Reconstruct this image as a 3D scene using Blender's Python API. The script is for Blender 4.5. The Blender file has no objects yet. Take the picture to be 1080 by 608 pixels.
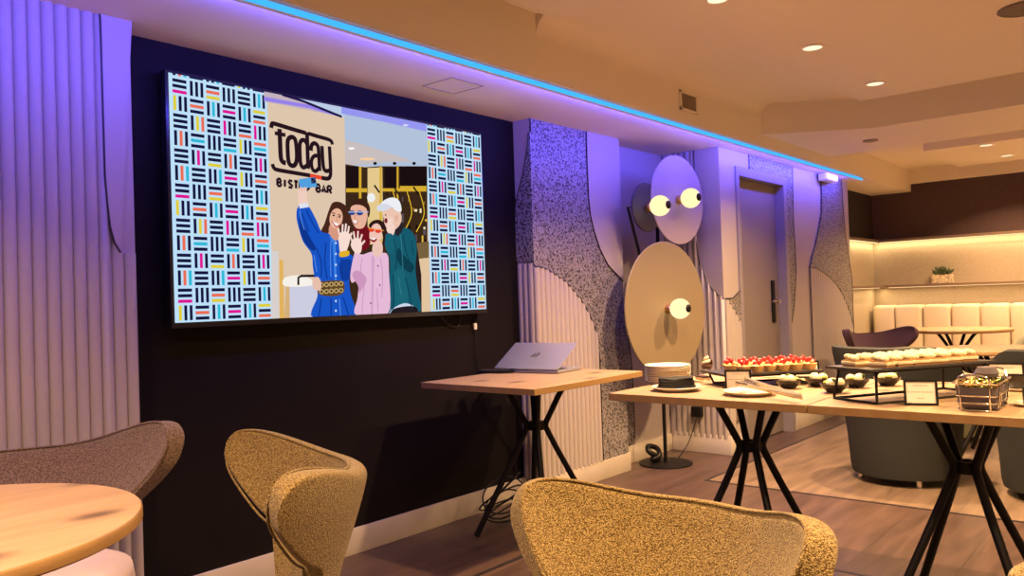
import bpy, bmesh, math, random
from mathutils import Vector, Matrix, Euler
random.seed(7)
PI = math.pi
S = bpy.context.scene
COL = S.collection

# ------------------------------------------------------------------ camera
FPX, YAW, PITCH, ROLL, CAMH = 841.98, 0.706796, 0.0150227, -0.033177, 1.15
CW, CH = 1080, 608
_f = Vector((math.cos(YAW)*math.cos(PITCH), math.sin(YAW)*math.cos(PITCH), math.sin(PITCH)))
_r0 = Vector((math.sin(YAW), -math.cos(YAW), 0)); _u0 = _r0.cross(_f)
_r = _r0*math.cos(ROLL) + _u0*math.sin(ROLL); _u = _u0*math.cos(ROLL) - _r0*math.sin(ROLL)
EYE = Vector((0, 0, CAMH))
cd = bpy.data.cameras.new('camera'); cam = bpy.data.objects.new('camera', cd); COL.objects.link(cam)
cd.sensor_width = 36; cd.lens = 36*FPX/CW; cd.clip_start = .05; cd.clip_end = 60
M3 = Matrix((_r, _u, -_f)).transposed()
cam.matrix_world = Matrix.Translation(EYE) @ M3.to_4x4()
S.camera = cam

def at(px, py, axis, val):
    """point of the surface axis=val seen at a spot of the photograph (used to measure the place)"""
    d = _f + _r*((px-CW/2)/FPX) - _u*((py-CH/2)/FPX)
    t = (val-EYE[axis])/d[axis]
    return EYE + d*t

# ------------------------------------------------------------------ materials
def lin(c):
    return tuple(((v/255/12.92) if v/255 <= .04045 else ((v/255+.055)/1.055)**2.4) for v in c)
def mat(name, col, rough=.6, metal=0., spec=.5, bump=None, emit=None, trans=0., sheen=0., var=None, coat=0.):
    m = bpy.data.materials.new(name); m.use_nodes = True
    nt = m.node_tree; b = nt.nodes['Principled BSDF']
    b.inputs['Base Color'].default_value = (*col, 1); b.inputs['Roughness'].default_value = rough
    b.inputs['Metallic'].default_value = metal; b.inputs['Specular IOR Level'].default_value = spec
    b.inputs['Transmission Weight'].default_value = trans; b.inputs['Sheen Weight'].default_value = sheen
    b.inputs['Coat Weight'].default_value = coat
    if emit:
        b.inputs['Emission Color'].default_value = (*emit[0], 1); b.inputs['Emission Strength'].default_value = emit[1]
    if bump or var:
        tc = nt.nodes.new('ShaderNodeTexCoord'); n = nt.nodes.new('ShaderNodeTexNoise')
        sc = (bump or var)[0]; n.inputs['Scale'].default_value = sc; n.inputs['Detail'].default_value = 3
        nt.links.new(tc.outputs['Object'], n.inputs['Vector'])
        if bump:
            bp = nt.nodes.new('ShaderNodeBump'); bp.inputs['Strength'].default_value = bump[1]; bp.inputs['Distance'].default_value = .004
            nt.links.new(n.outputs['Fac'], bp.inputs['Height']); nt.links.new(bp.outputs['Normal'], b.inputs['Normal'])
        if var:
            mx = nt.nodes.new('ShaderNodeMix'); mx.data_type = 'RGBA'
            mx.inputs[6].default_value = (*[c*(1-var[1]) for c in col], 1); mx.inputs[7].default_value = (*[min(1, c*(1+var[1])) for c in col], 1)
            rp = nt.nodes.new('ShaderNodeMapRange'); rp.inputs[1].default_value = .35; rp.inputs[2].default_value = .65
            nt.links.new(n.outputs['Fac'], rp.inputs[0]); nt.links.new(rp.outputs[0], mx.inputs[0]); nt.links.new(mx.outputs[2], b.inputs['Base Color'])
    return m
def emat(name, col, k=1.):
    m = bpy.data.materials.new(name); m.use_nodes = True; nt = m.node_tree
    nt.nodes.remove(nt.nodes['Principled BSDF']); e = nt.nodes.new('ShaderNodeEmission')
    e.inputs['Color'].default_value = (*col, 1); e.inputs['Strength'].default_value = k
    nt.links.new(e.outputs[0], nt.nodes['Material Output'].inputs[0]); return m
def boucle(name, c1, c2, scale=230):
    m = mat(name, c1, .95, spec=.1, sheen=.25); nt = m.node_tree; b = nt.nodes['Principled BSDF']
    tc = nt.nodes.new('ShaderNodeTexCoord'); v = nt.nodes.new('ShaderNodeTexVoronoi'); v.inputs['Scale'].default_value = scale
    n = nt.nodes.new('ShaderNodeTexNoise'); n.inputs['Scale'].default_value = scale*.55; n.inputs['Detail'].default_value = 2
    for t in (v, n): nt.links.new(tc.outputs['Object'], t.inputs['Vector'])
    ad = nt.nodes.new('ShaderNodeMath'); ad.operation = 'MULTIPLY_ADD'; ad.inputs[1].default_value = .9
    nt.links.new(v.outputs['Distance'], ad.inputs[0]); nt.links.new(n.outputs['Fac'], ad.inputs[2])
    rp = nt.nodes.new('ShaderNodeMapRange'); rp.inputs[1].default_value = .62; rp.inputs[2].default_value = 1.15
    mx = nt.nodes.new('ShaderNodeMix'); mx.data_type = 'RGBA'; mx.inputs[6].default_value = (*c1, 1); mx.inputs[7].default_value = (*c2, 1)
    nt.links.new(ad.outputs[0], rp.inputs[0]); nt.links.new(rp.outputs[0], mx.inputs[0]); nt.links.new(mx.outputs[2], b.inputs['Base Color'])
    bp = nt.nodes.new('ShaderNodeBump'); bp.invert = True; bp.inputs['Strength'].default_value = .7; bp.inputs['Distance'].default_value = .004
    nt.links.new(ad.outputs[0], bp.inputs['Height']); nt.links.new(bp.outputs['Normal'], b.inputs['Normal'])
    return m
def wood(name, c1, c2, rough=.45, scale=(1.2, 14, 14), knots=True):
    m = mat(name, c1, rough); nt = m.node_tree; b = nt.nodes['Principled BSDF']
    tc = nt.nodes.new('ShaderNodeTexCoord'); mp = nt.nodes.new('ShaderNodeMapping'); mp.inputs['Scale'].default_value = scale
    n = nt.nodes.new('ShaderNodeTexNoise'); n.inputs['Scale'].default_value = 1.6; n.inputs['Detail'].default_value = 6; n.inputs['Distortion'].default_value = .6
    nt.links.new(tc.outputs['Object'], mp.inputs['Vector']); nt.links.new(mp.outputs[0], n.inputs['Vector'])
    rp = nt.nodes.new('ShaderNodeMapRange'); rp.inputs[1].default_value = .3; rp.inputs[2].default_value = .7
    mx = nt.nodes.new('ShaderNodeMix'); mx.data_type = 'RGBA'; mx.inputs[6].default_value = (*c1, 1); mx.inputs[7].default_value = (*c2, 1)
    nt.links.new(n.outputs['Fac'], rp.inputs[0]); nt.links.new(rp.outputs[0], mx.inputs[0])
    out = mx.outputs[2]
    if knots:
        mp2 = nt.nodes.new('ShaderNodeMapping'); mp2.inputs['Scale'].default_value = (2.2, 4.2, 3)
        v = nt.nodes.new('ShaderNodeTexVoronoi'); v.inputs['Scale'].default_value = 1.; v.voronoi_dimensions = '2D'
        nt.links.new(tc.outputs['Object'], mp2.inputs['Vector']); nt.links.new(mp2.outputs[0], v.inputs['Vector'])
        r2 = nt.nodes.new('ShaderNodeMapRange'); r2.inputs[1].default_value = .04; r2.inputs[2].default_value = .15; r2.inputs[3].default_value = .92; r2.inputs[4].default_value = 0
        nt.links.new(v.outputs['Distance'], r2.inputs[0])
        m2 = nt.nodes.new('ShaderNodeMix'); m2.data_type = 'RGBA'; m2.inputs[7].default_value = (*[c*.3 for c in c2], 1)
        nt.links.new(r2.outputs[0], m2.inputs[0]); nt.links.new(out, m2.inputs[6]); out = m2.outputs[2]
    nt.links.new(out, b.inputs['Base Color']); return m
def planks(name, c1, c2, cm, rot=0., rough=.38):
    m = mat(name, c1, rough); nt = m.node_tree; b = nt.nodes['Principled BSDF']
    tc = nt.nodes.new('ShaderNodeTexCoord'); mp = nt.nodes.new('ShaderNodeMapping'); mp.inputs['Rotation'].default_value = (0, 0, rot)
    br = nt.nodes.new('ShaderNodeTexBrick'); br.inputs['Scale'].default_value = 1; br.inputs['Brick Width'].default_value = 1.3; br.inputs['Row Height'].default_value = .19
    br.inputs['Mortar Size'].default_value = .0018; br.inputs['Color1'].default_value = (*c1, 1); br.inputs['Color2'].default_value = (*c2, 1); br.inputs['Mortar'].default_value = (*cm, 1)
    br.offset = .37
    nt.links.new(tc.outputs['Object'], mp.inputs['Vector']); nt.links.new(mp.outputs[0], br.inputs['Vector'])
    mp2 = nt.nodes.new('ShaderNodeMapping'); mp2.inputs['Scale'].default_value = (1.2, 9, 1)
    n = nt.nodes.new('ShaderNodeTexNoise'); n.inputs['Scale'].default_value = 2; n.inputs['Detail'].default_value = 6; n.inputs['Distortion'].default_value = .5
    nt.links.new(mp.outputs[0], mp2.inputs['Vector']); nt.links.new(mp2.outputs[0], n.inputs['Vector'])
    rp = nt.nodes.new('ShaderNodeMapRange'); rp.inputs[1].default_value = .3; rp.inputs[2].default_value = .72; rp.inputs[3].default_value = 1.2; rp.inputs[4].default_value = .6
    nt.links.new(n.outputs['Fac'], rp.inputs[0])
    mx = nt.nodes.new('ShaderNodeMix'); mx.data_type = 'RGBA'; mx.blend_type = 'MULTIPLY'; mx.inputs[0].default_value = 1
    nt.links.new(br.outputs['Color'], mx.inputs[6]); nt.links.new(rp.outputs[0], mx.inputs[7]); nt.links.new(mx.outputs[2], b.inputs['Base Color'])
    return m
def terrazzo_mat():
    m = mat('terrazzo', (.62, .6, .58), .45); nt = m.node_tree; b = nt.nodes['Principled BSDF']
    tc = nt.nodes.new('ShaderNodeTexCoord'); out = None
    for sc, th, w, c in ((50, .33, .05, (.02, .017, .02)), (92, .36, .05, (.035, .03, .033)), (70, .22, .04, (.12, .1, .1))):
        mp = nt.nodes.new('ShaderNodeMapping'); mp.inputs['Location'].default_value = (sc*.37, sc*.11, 0)
        v = nt.nodes.new('ShaderNodeTexVoronoi'); v.inputs['Scale'].default_value = sc
        nz = nt.nodes.new('ShaderNodeTexNoise'); nz.inputs['Scale'].default_value = sc*.9
        nt.links.new(tc.outputs['Object'], mp.inputs['Vector'])
        vm = nt.nodes.new('ShaderNodeVectorMath'); vm.operation = 'MULTIPLY_ADD'; vm.inputs[1].default_value = (.9/sc,)*3
        nt.links.new(mp.outputs[0], nz.inputs['Vector']); nt.links.new(nz.outputs['Color'], vm.inputs[0]); nt.links.new(mp.outputs[0], vm.inputs[2])
        nt.links.new(vm.outputs[0], v.inputs['Vector'])
        r = nt.nodes.new('ShaderNodeMapRange'); r.inputs[1].default_value = th; r.inputs[2].default_value = th+w; r.inputs[3].default_value = 1; r.inputs[4].default_value = 0
        nt.links.new(v.outputs['Distance'], r.inputs[0])
        mx = nt.nodes.new('ShaderNodeMix'); mx.data_type = 'RGBA'; mx.inputs[7].default_value = (*c, 1)
        nt.links.new(r.outputs[0], mx.inputs[0])
        if out is None: mx.inputs[6].default_value = (.30, .275, .27, 1)
        else: nt.links.new(out, mx.inputs[6])
        out = mx.outputs[2]
    nt.links.new(out, b.inputs['Base Color']); return m

K = {}
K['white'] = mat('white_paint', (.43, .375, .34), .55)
K['bouncewall'] = mat('bounce_cream', (.86, .82, .75), .7)  # unseen walls made extra pale to bounce light up to the ceiling
K['ceiling'] = mat('ceiling_paint', (.82, .73, .60), .85)
K['blackwall'] = mat('black_panel', (.008, .0055, .006), .65, spec=.12, var=(3, .12))
K['veneer'] = mat('skirting_veneer', (.50, .44, .36), .5, var=(2.5, .1))
K['skirting'] = mat('skirting_white', (.62, .56, .5), .5)
K['floor'] = planks('floor_planks', (.095, .056, .044), (.070, .041, .033), (.03, .018, .015))
K['floorB'] = planks('floor_planks_pale', (.21, .145, .10), (.175, .12, .083), (.14, .10, .08), rot=0)
K['inlay_gapshade'] = mat('dark_inlay_and_gap_shade', (.02, .015, .02), .4)  # floor strips; also the drawn shade in wall panel joints
K['terrazzo'] = terrazzo_mat()
K['door'] = mat('door_paint', (.24, .20, .18), .5)
K['frame'] = mat('door_frame_paint', (.27, .24, .27), .45)
K['steel'] = mat('brushed_steel', (.62, .58, .54), .32, 1)
K['black'] = mat('black_metal', (.006, .005, .0055), .5, spec=.22)
K['blackpl'] = mat('black_plastic', (.008, .0075, .008), .4, spec=.3)
K['brownwall'] = mat('dark_brown_textile', (.085, .050, .050), .9, bump=(60, .2), var=(25, .12))
K['darkside'] = mat('shaded_black_brown_paint', (.018, .010, .010), .8)  # dark paint with the shade of a turned-away wall put into its colour
K['linen'] = mat('linen_textile', (.42, .34, .25), .9, bump=(120, .2), var=(40, .1))
K['ledge'] = mat('ledge_wood', (.20, .13, .09), .5)
K['leather'] = mat('cream_leather', (.66, .55, .42), .45)
K['oak'] = wood('oak_top', (.43, .295, .18), (.33, .215, .12))
K['oakedge'] = wood('oak_edge', (.37, .225, .095), (.30, .175, .07), knots=False)
K['boucle'] = boucle('ochre_boucle', (.46, .345, .145), (.12, .072, .023), 400)
K['bouclegrey'] = boucle('taupe_boucle', (.36, .26, .21), (.10, .066, .05), 420)
K['pink'] = mat('pale_pink_fabric', (.60, .48, .46), .9, sheen=.2, bump=(300, .2))
K['mauve'] = mat('mauve_fabric', (.10, .055, .075), .85, spec=.2)
K['teal'] = mat('grey_teal_fabric', (.040, .042, .040), .85, spec=.2, bump=(400, .15))
K['sage'] = mat('sage_fabric', (.30, .31, .19), .9, sheen=.2)
K['cream'] = mat('cream_seat', (.62, .52, .36), .8)
K['discbig'] = mat('beige_lacquer', (.25, .195, .11), .5)
K['disctop'] = mat('pale_pink_lacquer', (.36, .29, .31), .5)
K['discsm'] = mat('dark_mauve_lacquer', (.03, .022, .028), .5)
K['brass'] = mat('brass', (.55, .33, .14), .3, 1)
K['led'] = emat('blue_led', (.045, .38, 1.), 1.4)
K['warmled'] = emat('warm_led', (1., .70, .34), 1.25)
K['bulb'] = emat('opal_bulb', (1., .80, .42), 1.25)
K['downlight'] = emat('downlight_glow', (1., .86, .56), 1.3)
K['silver'] = mat('laptop_silver', (.34, .35, .44), .4, .5)
K['plate'] = mat('cream_ceramic', (.78, .70, .56), .25)
K['napkin'] = mat('black_napkin', (.02, .02, .022), .9)
K['slate'] = mat('black_slate', (.03, .028, .032), .4)
K['paper'] = mat('sign_paper', (.80, .74, .66), .7)
K['print'] = mat('sign_print', (.42, .36, .33), .8)
K['sponge'] = mat('sponge_cake', (.50, .26, .09), .9, bump=(200, .6))
K['creamtop'] = mat('whipped_cream', (.85, .72, .46), .6, bump=(90, .6))
K['tart'] = mat('tart_shell', (.72, .44, .18), .7, bump=(150, .4))
K['custard'] = mat('custard', (.85, .64, .28), .5)
K['berry'] = mat('strawberry', (.62, .03, .03), .3)
K['choc'] = mat('chocolate', (.07, .025, .012), .35)
K['mousse'] = mat('mousse', (.88, .78, .50), .5)
K['leaf'] = mat('leaf_green', (.05, .10, .035), .5)
K['lime'] = mat('lime_garnish', (.45, .45, .08), .5)
K['bowl'] = mat('black_ceramic', (.018, .015, .017), .22)
K['chrome'] = mat('chrome_wire', (.75, .72, .68), .15, 1)
K['gold'] = mat('gold_foil', (.80, .62, .22), .2, 1)
K['greenfoil'] = mat('green_foil', (.32, .36, .10), .22, 1)
K['liner'] = mat('grey_liner', (.12, .10, .12), .9)
K['glass'] = mat('clear_acrylic', (.95, .92, .8), .05, trans=1.)
K['champagne'] = mat('champagne_metal', (.80, .70, .48), .2, .5)
K['pot'] = mat('stone_pot', (.55, .45, .32), .85, var=(40, .35))
K['plantgreen'] = mat('succulent', (.055, .085, .04), .5)
K['grille'] = mat('grille_grey', (.30, .24, .18), .6)
K['grilledark'] = mat('grille_shadow', (.03, .02, .015), .8)
K['speaker'] = mat('speaker_grille', (.16, .13, .11), .7)
K['bezel'] = mat('bezel_black', (.01, .01, .012), .3)
K['whitepl'] = mat('white_plastic', (.75, .73, .72), .4)
K['greenglass'] = mat('dark_glass', (.012, .014, .010), .1)

# ------------------------------------------------------------------ mesh builder
class MB:
    def __init__(s): s.bm = bmesh.new(); s.mi = 0
    def _f(s, vs):
        try: f = s.bm.faces.new(vs); f.material_index = s.mi; f.smooth = True; return f
        except ValueError: return None
    def add(s, other):
        vm = {v: s.bm.verts.new(v.co) for v in other.verts}
        for f in other.faces:
            g = s._f([vm[v] for v in f.verts])
        other.free(); return s
    def box(s, c, d, rz=0., bev=0., rot=None, seg=2):
        b = bmesh.new(); bmesh.ops.create_cube(b, size=1)
        bmesh.ops.scale(b, vec=d, verts=b.verts)
        if bev: bmesh.ops.bevel(b, geom=list(b.edges), offset=bev, segments=seg, profile=.5, affect='EDGES')
        R = rot.to_matrix() if rot else Euler((0, 0, rz)).to_matrix()
        for v in b.verts: v.co = R @ v.co + Vector(c)
        return s.add(b)
    def lo_hi(s, lo, hi, bev=0.):
        lo = Vector(lo); hi = Vector(hi); return s.box((lo+hi)/2, hi-lo, 0, bev)
    def tube(s, pts, r, closed=False, n=8, caps=True):
        pts = [Vector(p) for p in pts]; N = len(pts); rs = r if isinstance(r, (list, tuple)) else [r]*N
        rings = []; prev = None
        for i, p in enumerate(pts):
            a = pts[i-1] if (i or closed) else p; b = pts[(i+1) % N] if (i < N-1 or closed) else p
            t = (b-a).normalized() if (b-a).length > 1e-9 else Vector((0, 0, 1))
            if prev is None:
                ref = Vector((0, 0, 1)) if abs(t.z) < .9 else Vector((1, 0, 0)); x = t.cross(ref).normalized()
            else: x = (prev - t*prev.dot(t)); x = x.normalized() if x.length > 1e-6 else t.orthogonal().normalized()
            prev = x; y = t.cross(x)
            rings.append([s.bm.verts.new(p + (x*math.cos(2*PI*k/n) + y*math.sin(2*PI*k/n))*rs[i]) for k in range(n)])
        for i in range(N if closed else N-1):
            A, B = rings[i], rings[(i+1) % N]
            for k in range(n): s._f([A[k], A[(k+1) % n], B[(k+1) % n], B[k]])
        if caps and not closed: s._f(rings[0][::-1]); s._f(rings[-1])
        return s
    def lathe(s, prof, c=(0, 0, 0), n=32, axis=None, sx=1., sy=1.):
        R = Vector((0, 0, 1)).rotation_difference(Vector(axis)).to_matrix() if axis else Matrix.Identity(3)
        rings = []
        for r, z in prof:
            if r < 1e-6: rings.append([s.bm.verts.new(R @ Vector((0, 0, z)) + Vector(c))])
            else: rings.append([s.bm.verts.new(R @ Vector((r*sx*math.cos(2*PI*k/n), r*sy*math.sin(2*PI*k/n), z)) + Vector(c)) for k in range(n)])
        for A, B in zip(rings, rings[1:]):
            for k in range(n):
                k2 = (k+1) % n
                if len(A) == 1 and len(B) == 1: continue
                if len(A) == 1: s._f([A[0], B[k2], B[k]])
                elif len(B) == 1: s._f([A[k], A[k2], B[0]])
                else: s._f([A[k], A[k2], B[k2], B[k]])
        return s
    def ball(s, c, r, sc=(1, 1, 1), n=12):
        b = bmesh.new(); bmesh.ops.create_uvsphere(b, u_segments=n, v_segments=max(6, n*2//3), radius=r)
        for v in b.verts: v.co = Vector((v.co.x*sc[0], v.co.y*sc[1], v.co.z*sc[2])) + Vector(c)
        return s.add(b)
    def prism(s, pts, vec):
        """closed planar outline (3D points) extruded by vec"""
        vec = Vector(vec); A = [s.bm.verts.new(Vector(p)) for p in pts]; B = [s.bm.verts.new(Vector(p)+vec) for p in pts]
        s._f(A[::-1]); s._f(B); n = len(A)
        for k in range(n): s._f([A[k], A[(k+1) % n], B[(k+1) % n], B[k]])
        return s
    def sheet(s, rows):
        R = [[s.bm.verts.new(Vector(p)) for p in r] for r in rows]
        for a, b in zip(R, R[1:]):
            for k in range(len(a)-1): s._f([a[k], a[k+1], b[k+1], b[k]])
        return s
    def build(s, name, m, parent=None, angle=40, kind=None, label=None, loc=None):
        if parent is not None and parent.type == 'EMPTY' or parent is not None:
            pass
        bmesh.ops.recalc_face_normals(s.bm, faces=s.bm.faces)
        me = bpy.data.meshes.new(name)
        if loc is not None: bmesh.ops.translate(s.bm, vec=-Vector(loc), verts=s.bm.verts)
        s.bm.to_mesh(me); s.bm.free()
        for q in (m if isinstance(m, list) else [m]): me.materials.append(K[q] if isinstance(q, str) else q)
        try: me.set_sharp_from_angle(angle=math.radians(angle))
        except Exception: pass
        o = bpy.data.objects.new(name, me); COL.objects.link(o)
        if loc is not None: o.location = loc
        if parent is not None: o.parent = parent
        if kind: o['kind'] = kind
        if label: o['label'] = label
        return o
def tag(o, label, cat, group=None, kind=None):
    o['label'] = label; o['category'] = cat
    if group: o['group'] = group
    if kind: o['kind'] = kind
    return o
def thing(name, label, cat, loc=(0, 0, 0), rz=0., group=None):
    o = bpy.data.objects.new(name, None); COL.objects.link(o); o.location = loc; o.rotation_euler = (0, 0, rz); o.empty_display_size = .1
    return tag(o, label, cat, group)
def wpart(root, mb, name, m, **kw):
    """part given in world coordinates under a thing whose Empty only translates/turns about z"""
    R = (Matrix.Translation(root.location) @ root.rotation_euler.to_matrix().to_4x4()).inverted()
    bmesh.ops.transform(mb.bm, matrix=R, verts=mb.bm.verts)
    return mb.build(name, m, root, **kw)
def dup(root, loc, rz=None, label=None, group=None):
    r = root.copy(); COL.objects.link(r); r.location = loc
    if rz is not None: r.rotation_euler = (0, 0, rz)
    if label: r['label'] = label
    if group: r['group'] = group
    for ch in list(root.children):
        c = ch.copy(); COL.objects.link(c); c.parent = r
        for g in list(ch.children):
            d = g.copy(); COL.objects.link(d); d.parent = c
    return r
def struct(name, mb, m, parent=None, label=None, **kw):
    o = mb.build(name, m, parent, **kw)
    if parent is None: o['kind'] = 'structure'
    if label: o['label'] = label
    return o
def spline(pts, n=8, closed=True):
    out = []; N = len(pts); P = [Vector(p) for p in pts]
    rng = range(N) if closed else range(N-1)
    for i in rng:
        p0 = P[(i-1) % N] if closed or i else P[0]; p1 = P[i]; p2 = P[(i+1) % N]; p3 = P[(i+2) % N] if closed or i+2 < N else P[-1]
        for k in range(n):
            t = k/n
            out.append(.5*((2*p1) + (p2-p0)*t + (2*p0-5*p1+4*p2-p3)*t*t + (3*p1-p0-3*p2+p3)*t**3))
    if not closed: out.append(P[-1])
    return out

# ================================================================== ROOM SHELL
YW = 3.0; YC = 2.88; YD = 2.535; YN = 2.74; XL = 9.52; ZS = 2.193; YB = 2.325; ZC = 2.50
FX0, FY0 = -2.6, -3.6
# floor in zones
m = MB(); m.mi = 0
m.box(((FX0+XL)/2, (YB+YW)/2, -.05), (XL-FX0, YW-YB, .1)); m.box(((FX0+4.5)/2, (FY0+YB)/2, -.05), (4.5-FX0, YB-FY0, .1))
struct('floor', m, 'floor')
m = MB(); m.box(((4.5+XL)/2, (FY0+YB)/2, -.05), (XL-4.5, YB-FY0, .1)); struct('floor_pale_zone', m, 'floorB')
def strip(n, lo, hi): m = MB(); m.lo_hi(lo, hi); struct('trim_%d' % n, m, 'inlay_gapshade')
strip(1, (4.49, FY0, -.004), (4.512, YB+.012, .002)); strip(2, (4.512, YB-.010, -.004), (XL, YB+.012, .002))
strip(3, (FX0, YB-.010, -.004), (3.345, YB+.012, .002)); strip(4, (3.325, FY0, -.004), (3.345, YB-.010, .002))
# walls
m = MB(); m.lo_hi((1.30, YW, 0), (3.57, YW+.15, ZC)); struct('wall_television', m, 'blackwall')
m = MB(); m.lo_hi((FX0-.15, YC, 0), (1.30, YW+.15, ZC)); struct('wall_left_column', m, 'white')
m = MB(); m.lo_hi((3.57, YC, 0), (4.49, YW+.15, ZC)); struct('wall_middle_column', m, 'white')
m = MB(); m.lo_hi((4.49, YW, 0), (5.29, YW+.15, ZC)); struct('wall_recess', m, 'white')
DX0, DX1, DZ = 5.57, 6.42, 2.02
m = MB(); m.lo_hi((5.29, YD, 0), (DX0, YW+.15, ZC)); m.lo_hi((DX1, YD, 0), (8.05, YW+.15, ZC)); m.lo_hi((DX0, YD, DZ), (DX1, YW+.15, ZC))
struct('wall_door', m, 'white')
m = MB(); m.lo_hi((8.05, YN, 0), (XL+.15, YW+.15, 1.655)); struct('wall_niche_side_lower', m, 'linen')
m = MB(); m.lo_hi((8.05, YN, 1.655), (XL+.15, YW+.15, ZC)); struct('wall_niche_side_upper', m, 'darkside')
m = MB(); m.lo_hi((XL, FY0, 0), (XL+.15, YN, 1.655)); struct('wall_back_lower', m, 'linen')
m = MB(); m.lo_hi((XL, FY0, 1.655), (XL+.15, YN, ZC)); struct('wall_back_upper', m, 'brownwall')
m = MB(); m.lo_hi((FX0-.15, FY0, 0), (FX0, YC, ZC)); struct('wall_left', m, 'bouncewall')
m = MB(); m.lo_hi((FX0-.15, FY0-.15, 0), (XL+.15, FY0, ZC)); struct('wall_front', m, 'bouncewall')
# ceiling
m = MB(); m.lo_hi((FX0-.15, FY0-.15, ZC), (XL+.15, YW+.15, ZC+.1)); struct('ceiling', m, 'ceiling')
m = MB(); m.lo_hi((FX0, YB, ZS), (XL, YW, ZC)); struct('ceiling_soffit', m, 'ceiling')
m = MB(); m.prism([(5.54, YB, 2.28), (5.95, 1.70, 2.28), (5.95, FY0, 2.28), (6.93, FY0, 2.28), (6.93, YB, 2.28)], (0, 0, .22)); struct('ceiling_beam', m, 'ceiling')
m = MB(); m.lo_hi((6.93, FY0, 2.43), (XL, YB, ZC)); struct('ceiling_rear_bay', m, 'ceiling')
m = MB(); m.lo_hi((9.45, FY0, 2.275), (XL, YB, 2.43)); struct('ceiling_rear_bulkhead', m, 'ceiling')
m = MB(); m.lo_hi((.4, FY0, 2.42), (5.66, 1.68, ZC)); struct('ceiling_front_panel', m, 'ceiling')
m = MB(); m.lo_hi((.4, 1.76, 2.44), (2.95, 2.2, ZC)); struct('ceiling_side_panel', m, 'ceiling')
m = MB(); m.lo_hi((7.84, FY0, 2.36), (9.2, 1.80, 2.43)); struct('ceiling_rear_panel', m, 'ceiling')
# cove where the soffit face meets the ceiling
m = MB(); pr = [(YB, ZC)] + [(YB-.10+.10*math.cos(a), ZC-.10+.10*math.sin(a)) for a in [i*PI/16 for i in range(9)]]
m.prism([(2.96, y, z) for y, z in pr], (2.6, 0, 0)); struct('ceiling_cove', m, 'ceiling')

# skirting boards
def board(name, mt, lo, hi): m = MB(); m.lo_hi(lo, hi, .002); struct(name, m, mt)
BH = .118
board('baseboard_television', 'veneer', (1.30, YW-.015, 0), (3.57, YW, BH))
board('baseboard_left_column', 'veneer', (FX0, YC-.015, 0), (1.315, YC, BH))
board('baseboard_middle_column', 'veneer', (3.555, YC-.015, 0), (4.505, YC, BH))
board('baseboard_recess', 'veneer', (4.505, YW-.015, 0), (5.275, YW, BH))
board('baseboard_column_side', 'skirting', (5.275, YD-.015, 0), (5.29, YW-.015, BH+.02))
board('baseboard_door_left', 'skirting', (5.29, YD-.015, 0), (DX0-.05, YD, BH+.02))
board('baseboard_door_right', 'veneer', (DX1+.07, YD-.015, 0), (8.05, YD, BH+.02))

# decorative cladding on the columns -----------------------------------
def P(px, py, axis, v): return at(px, py, axis, v)
def clad(name, pts, axis, v, th, m_, label, kind='structure'):
    """outline on plane axis=v, raised by th towards the room"""
    mb = MB(); vec = [0, 0, 0]; vec[axis] = -th; mb.prism([Vector(p) for p in pts], vec)
    return struct(name, mb, m_, label=label, angle=30)
def interp(curve, x):
    for (x0, y0), (x1, y1) in zip(curve, curve[1:]):
        lo, hi = min(x0, x1), max(x0, x1)
        if lo <= x <= hi and hi > lo: return y0 + (y1-y0)*(x-x0)/(x1-x0)
    return curve[0][1] if abs(x-curve[0][0]) < abs(x-curve[-1][0]) else curve[-1][1]
def flutes(name, axis, v, a0, a1, zbot, ztop, label, pitch=.042, depth=.016, m_='white', sub=10):
    """fluted board on plane axis=v between a0 and a1 (the other horizontal axis); zbot/ztop functions"""
    n = max(1, round((a1-a0)/pitch)); pts = []
    for i in range(n*sub+1):
        t = i/(n*sub); a = a0+(a1-a0)*t; ph = (i % sub)/sub
        d = .004 + depth*(abs(math.sin(PI*ph))**.6)
        pts.append((a, d))
    fr, bk = [], []
    mb = MB()
    def q(a, d, z): return Vector((a, v-d, z)) if axis == 1 else Vector((v-d, a, z))
    lo = [q(a, d, zbot(a)) for a, d in pts]; hi = [q(a, d, max(zbot(a)+.001, ztop(a))) for a, d in pts]
    hb = [q(a, 0, max(zbot(a)+.001, ztop(a))) for a, d in pts]
    mb.sheet([lo, hi, hb]); return struct(name, mb, m_, label=label, angle=80)

# left column: fluted board with a flat white panel right of the curve
cl = [(p.x, p.z) for p in [P(x, y, 1, YC) for x, y in ((102, -6), (103, 20), (104, 50), (106, 120), (108, 187), (110.5, 215), (113.5, 240), (118, 256), (124.5, 267))]]
clz = sorted([(z, x) for x, z in cl])
zj = min(z for z, x in clz)
def xr(z): return interp([(a, b) for a, b in clz], z)
cx = sorted(cl)
def top_left(a):
    if a <= cx[0][0]: return ZS
    return interp(cx, a)
x0 = -1.0; x1 = 1.30
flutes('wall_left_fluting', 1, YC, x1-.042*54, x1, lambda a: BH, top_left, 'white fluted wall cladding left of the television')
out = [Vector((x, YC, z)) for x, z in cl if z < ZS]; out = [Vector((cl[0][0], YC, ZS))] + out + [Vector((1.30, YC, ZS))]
clad('wall_left_flat_panel', out, 1, YC, .022, 'white', 'flat white curved panel beside the fluting left of the television')

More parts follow.
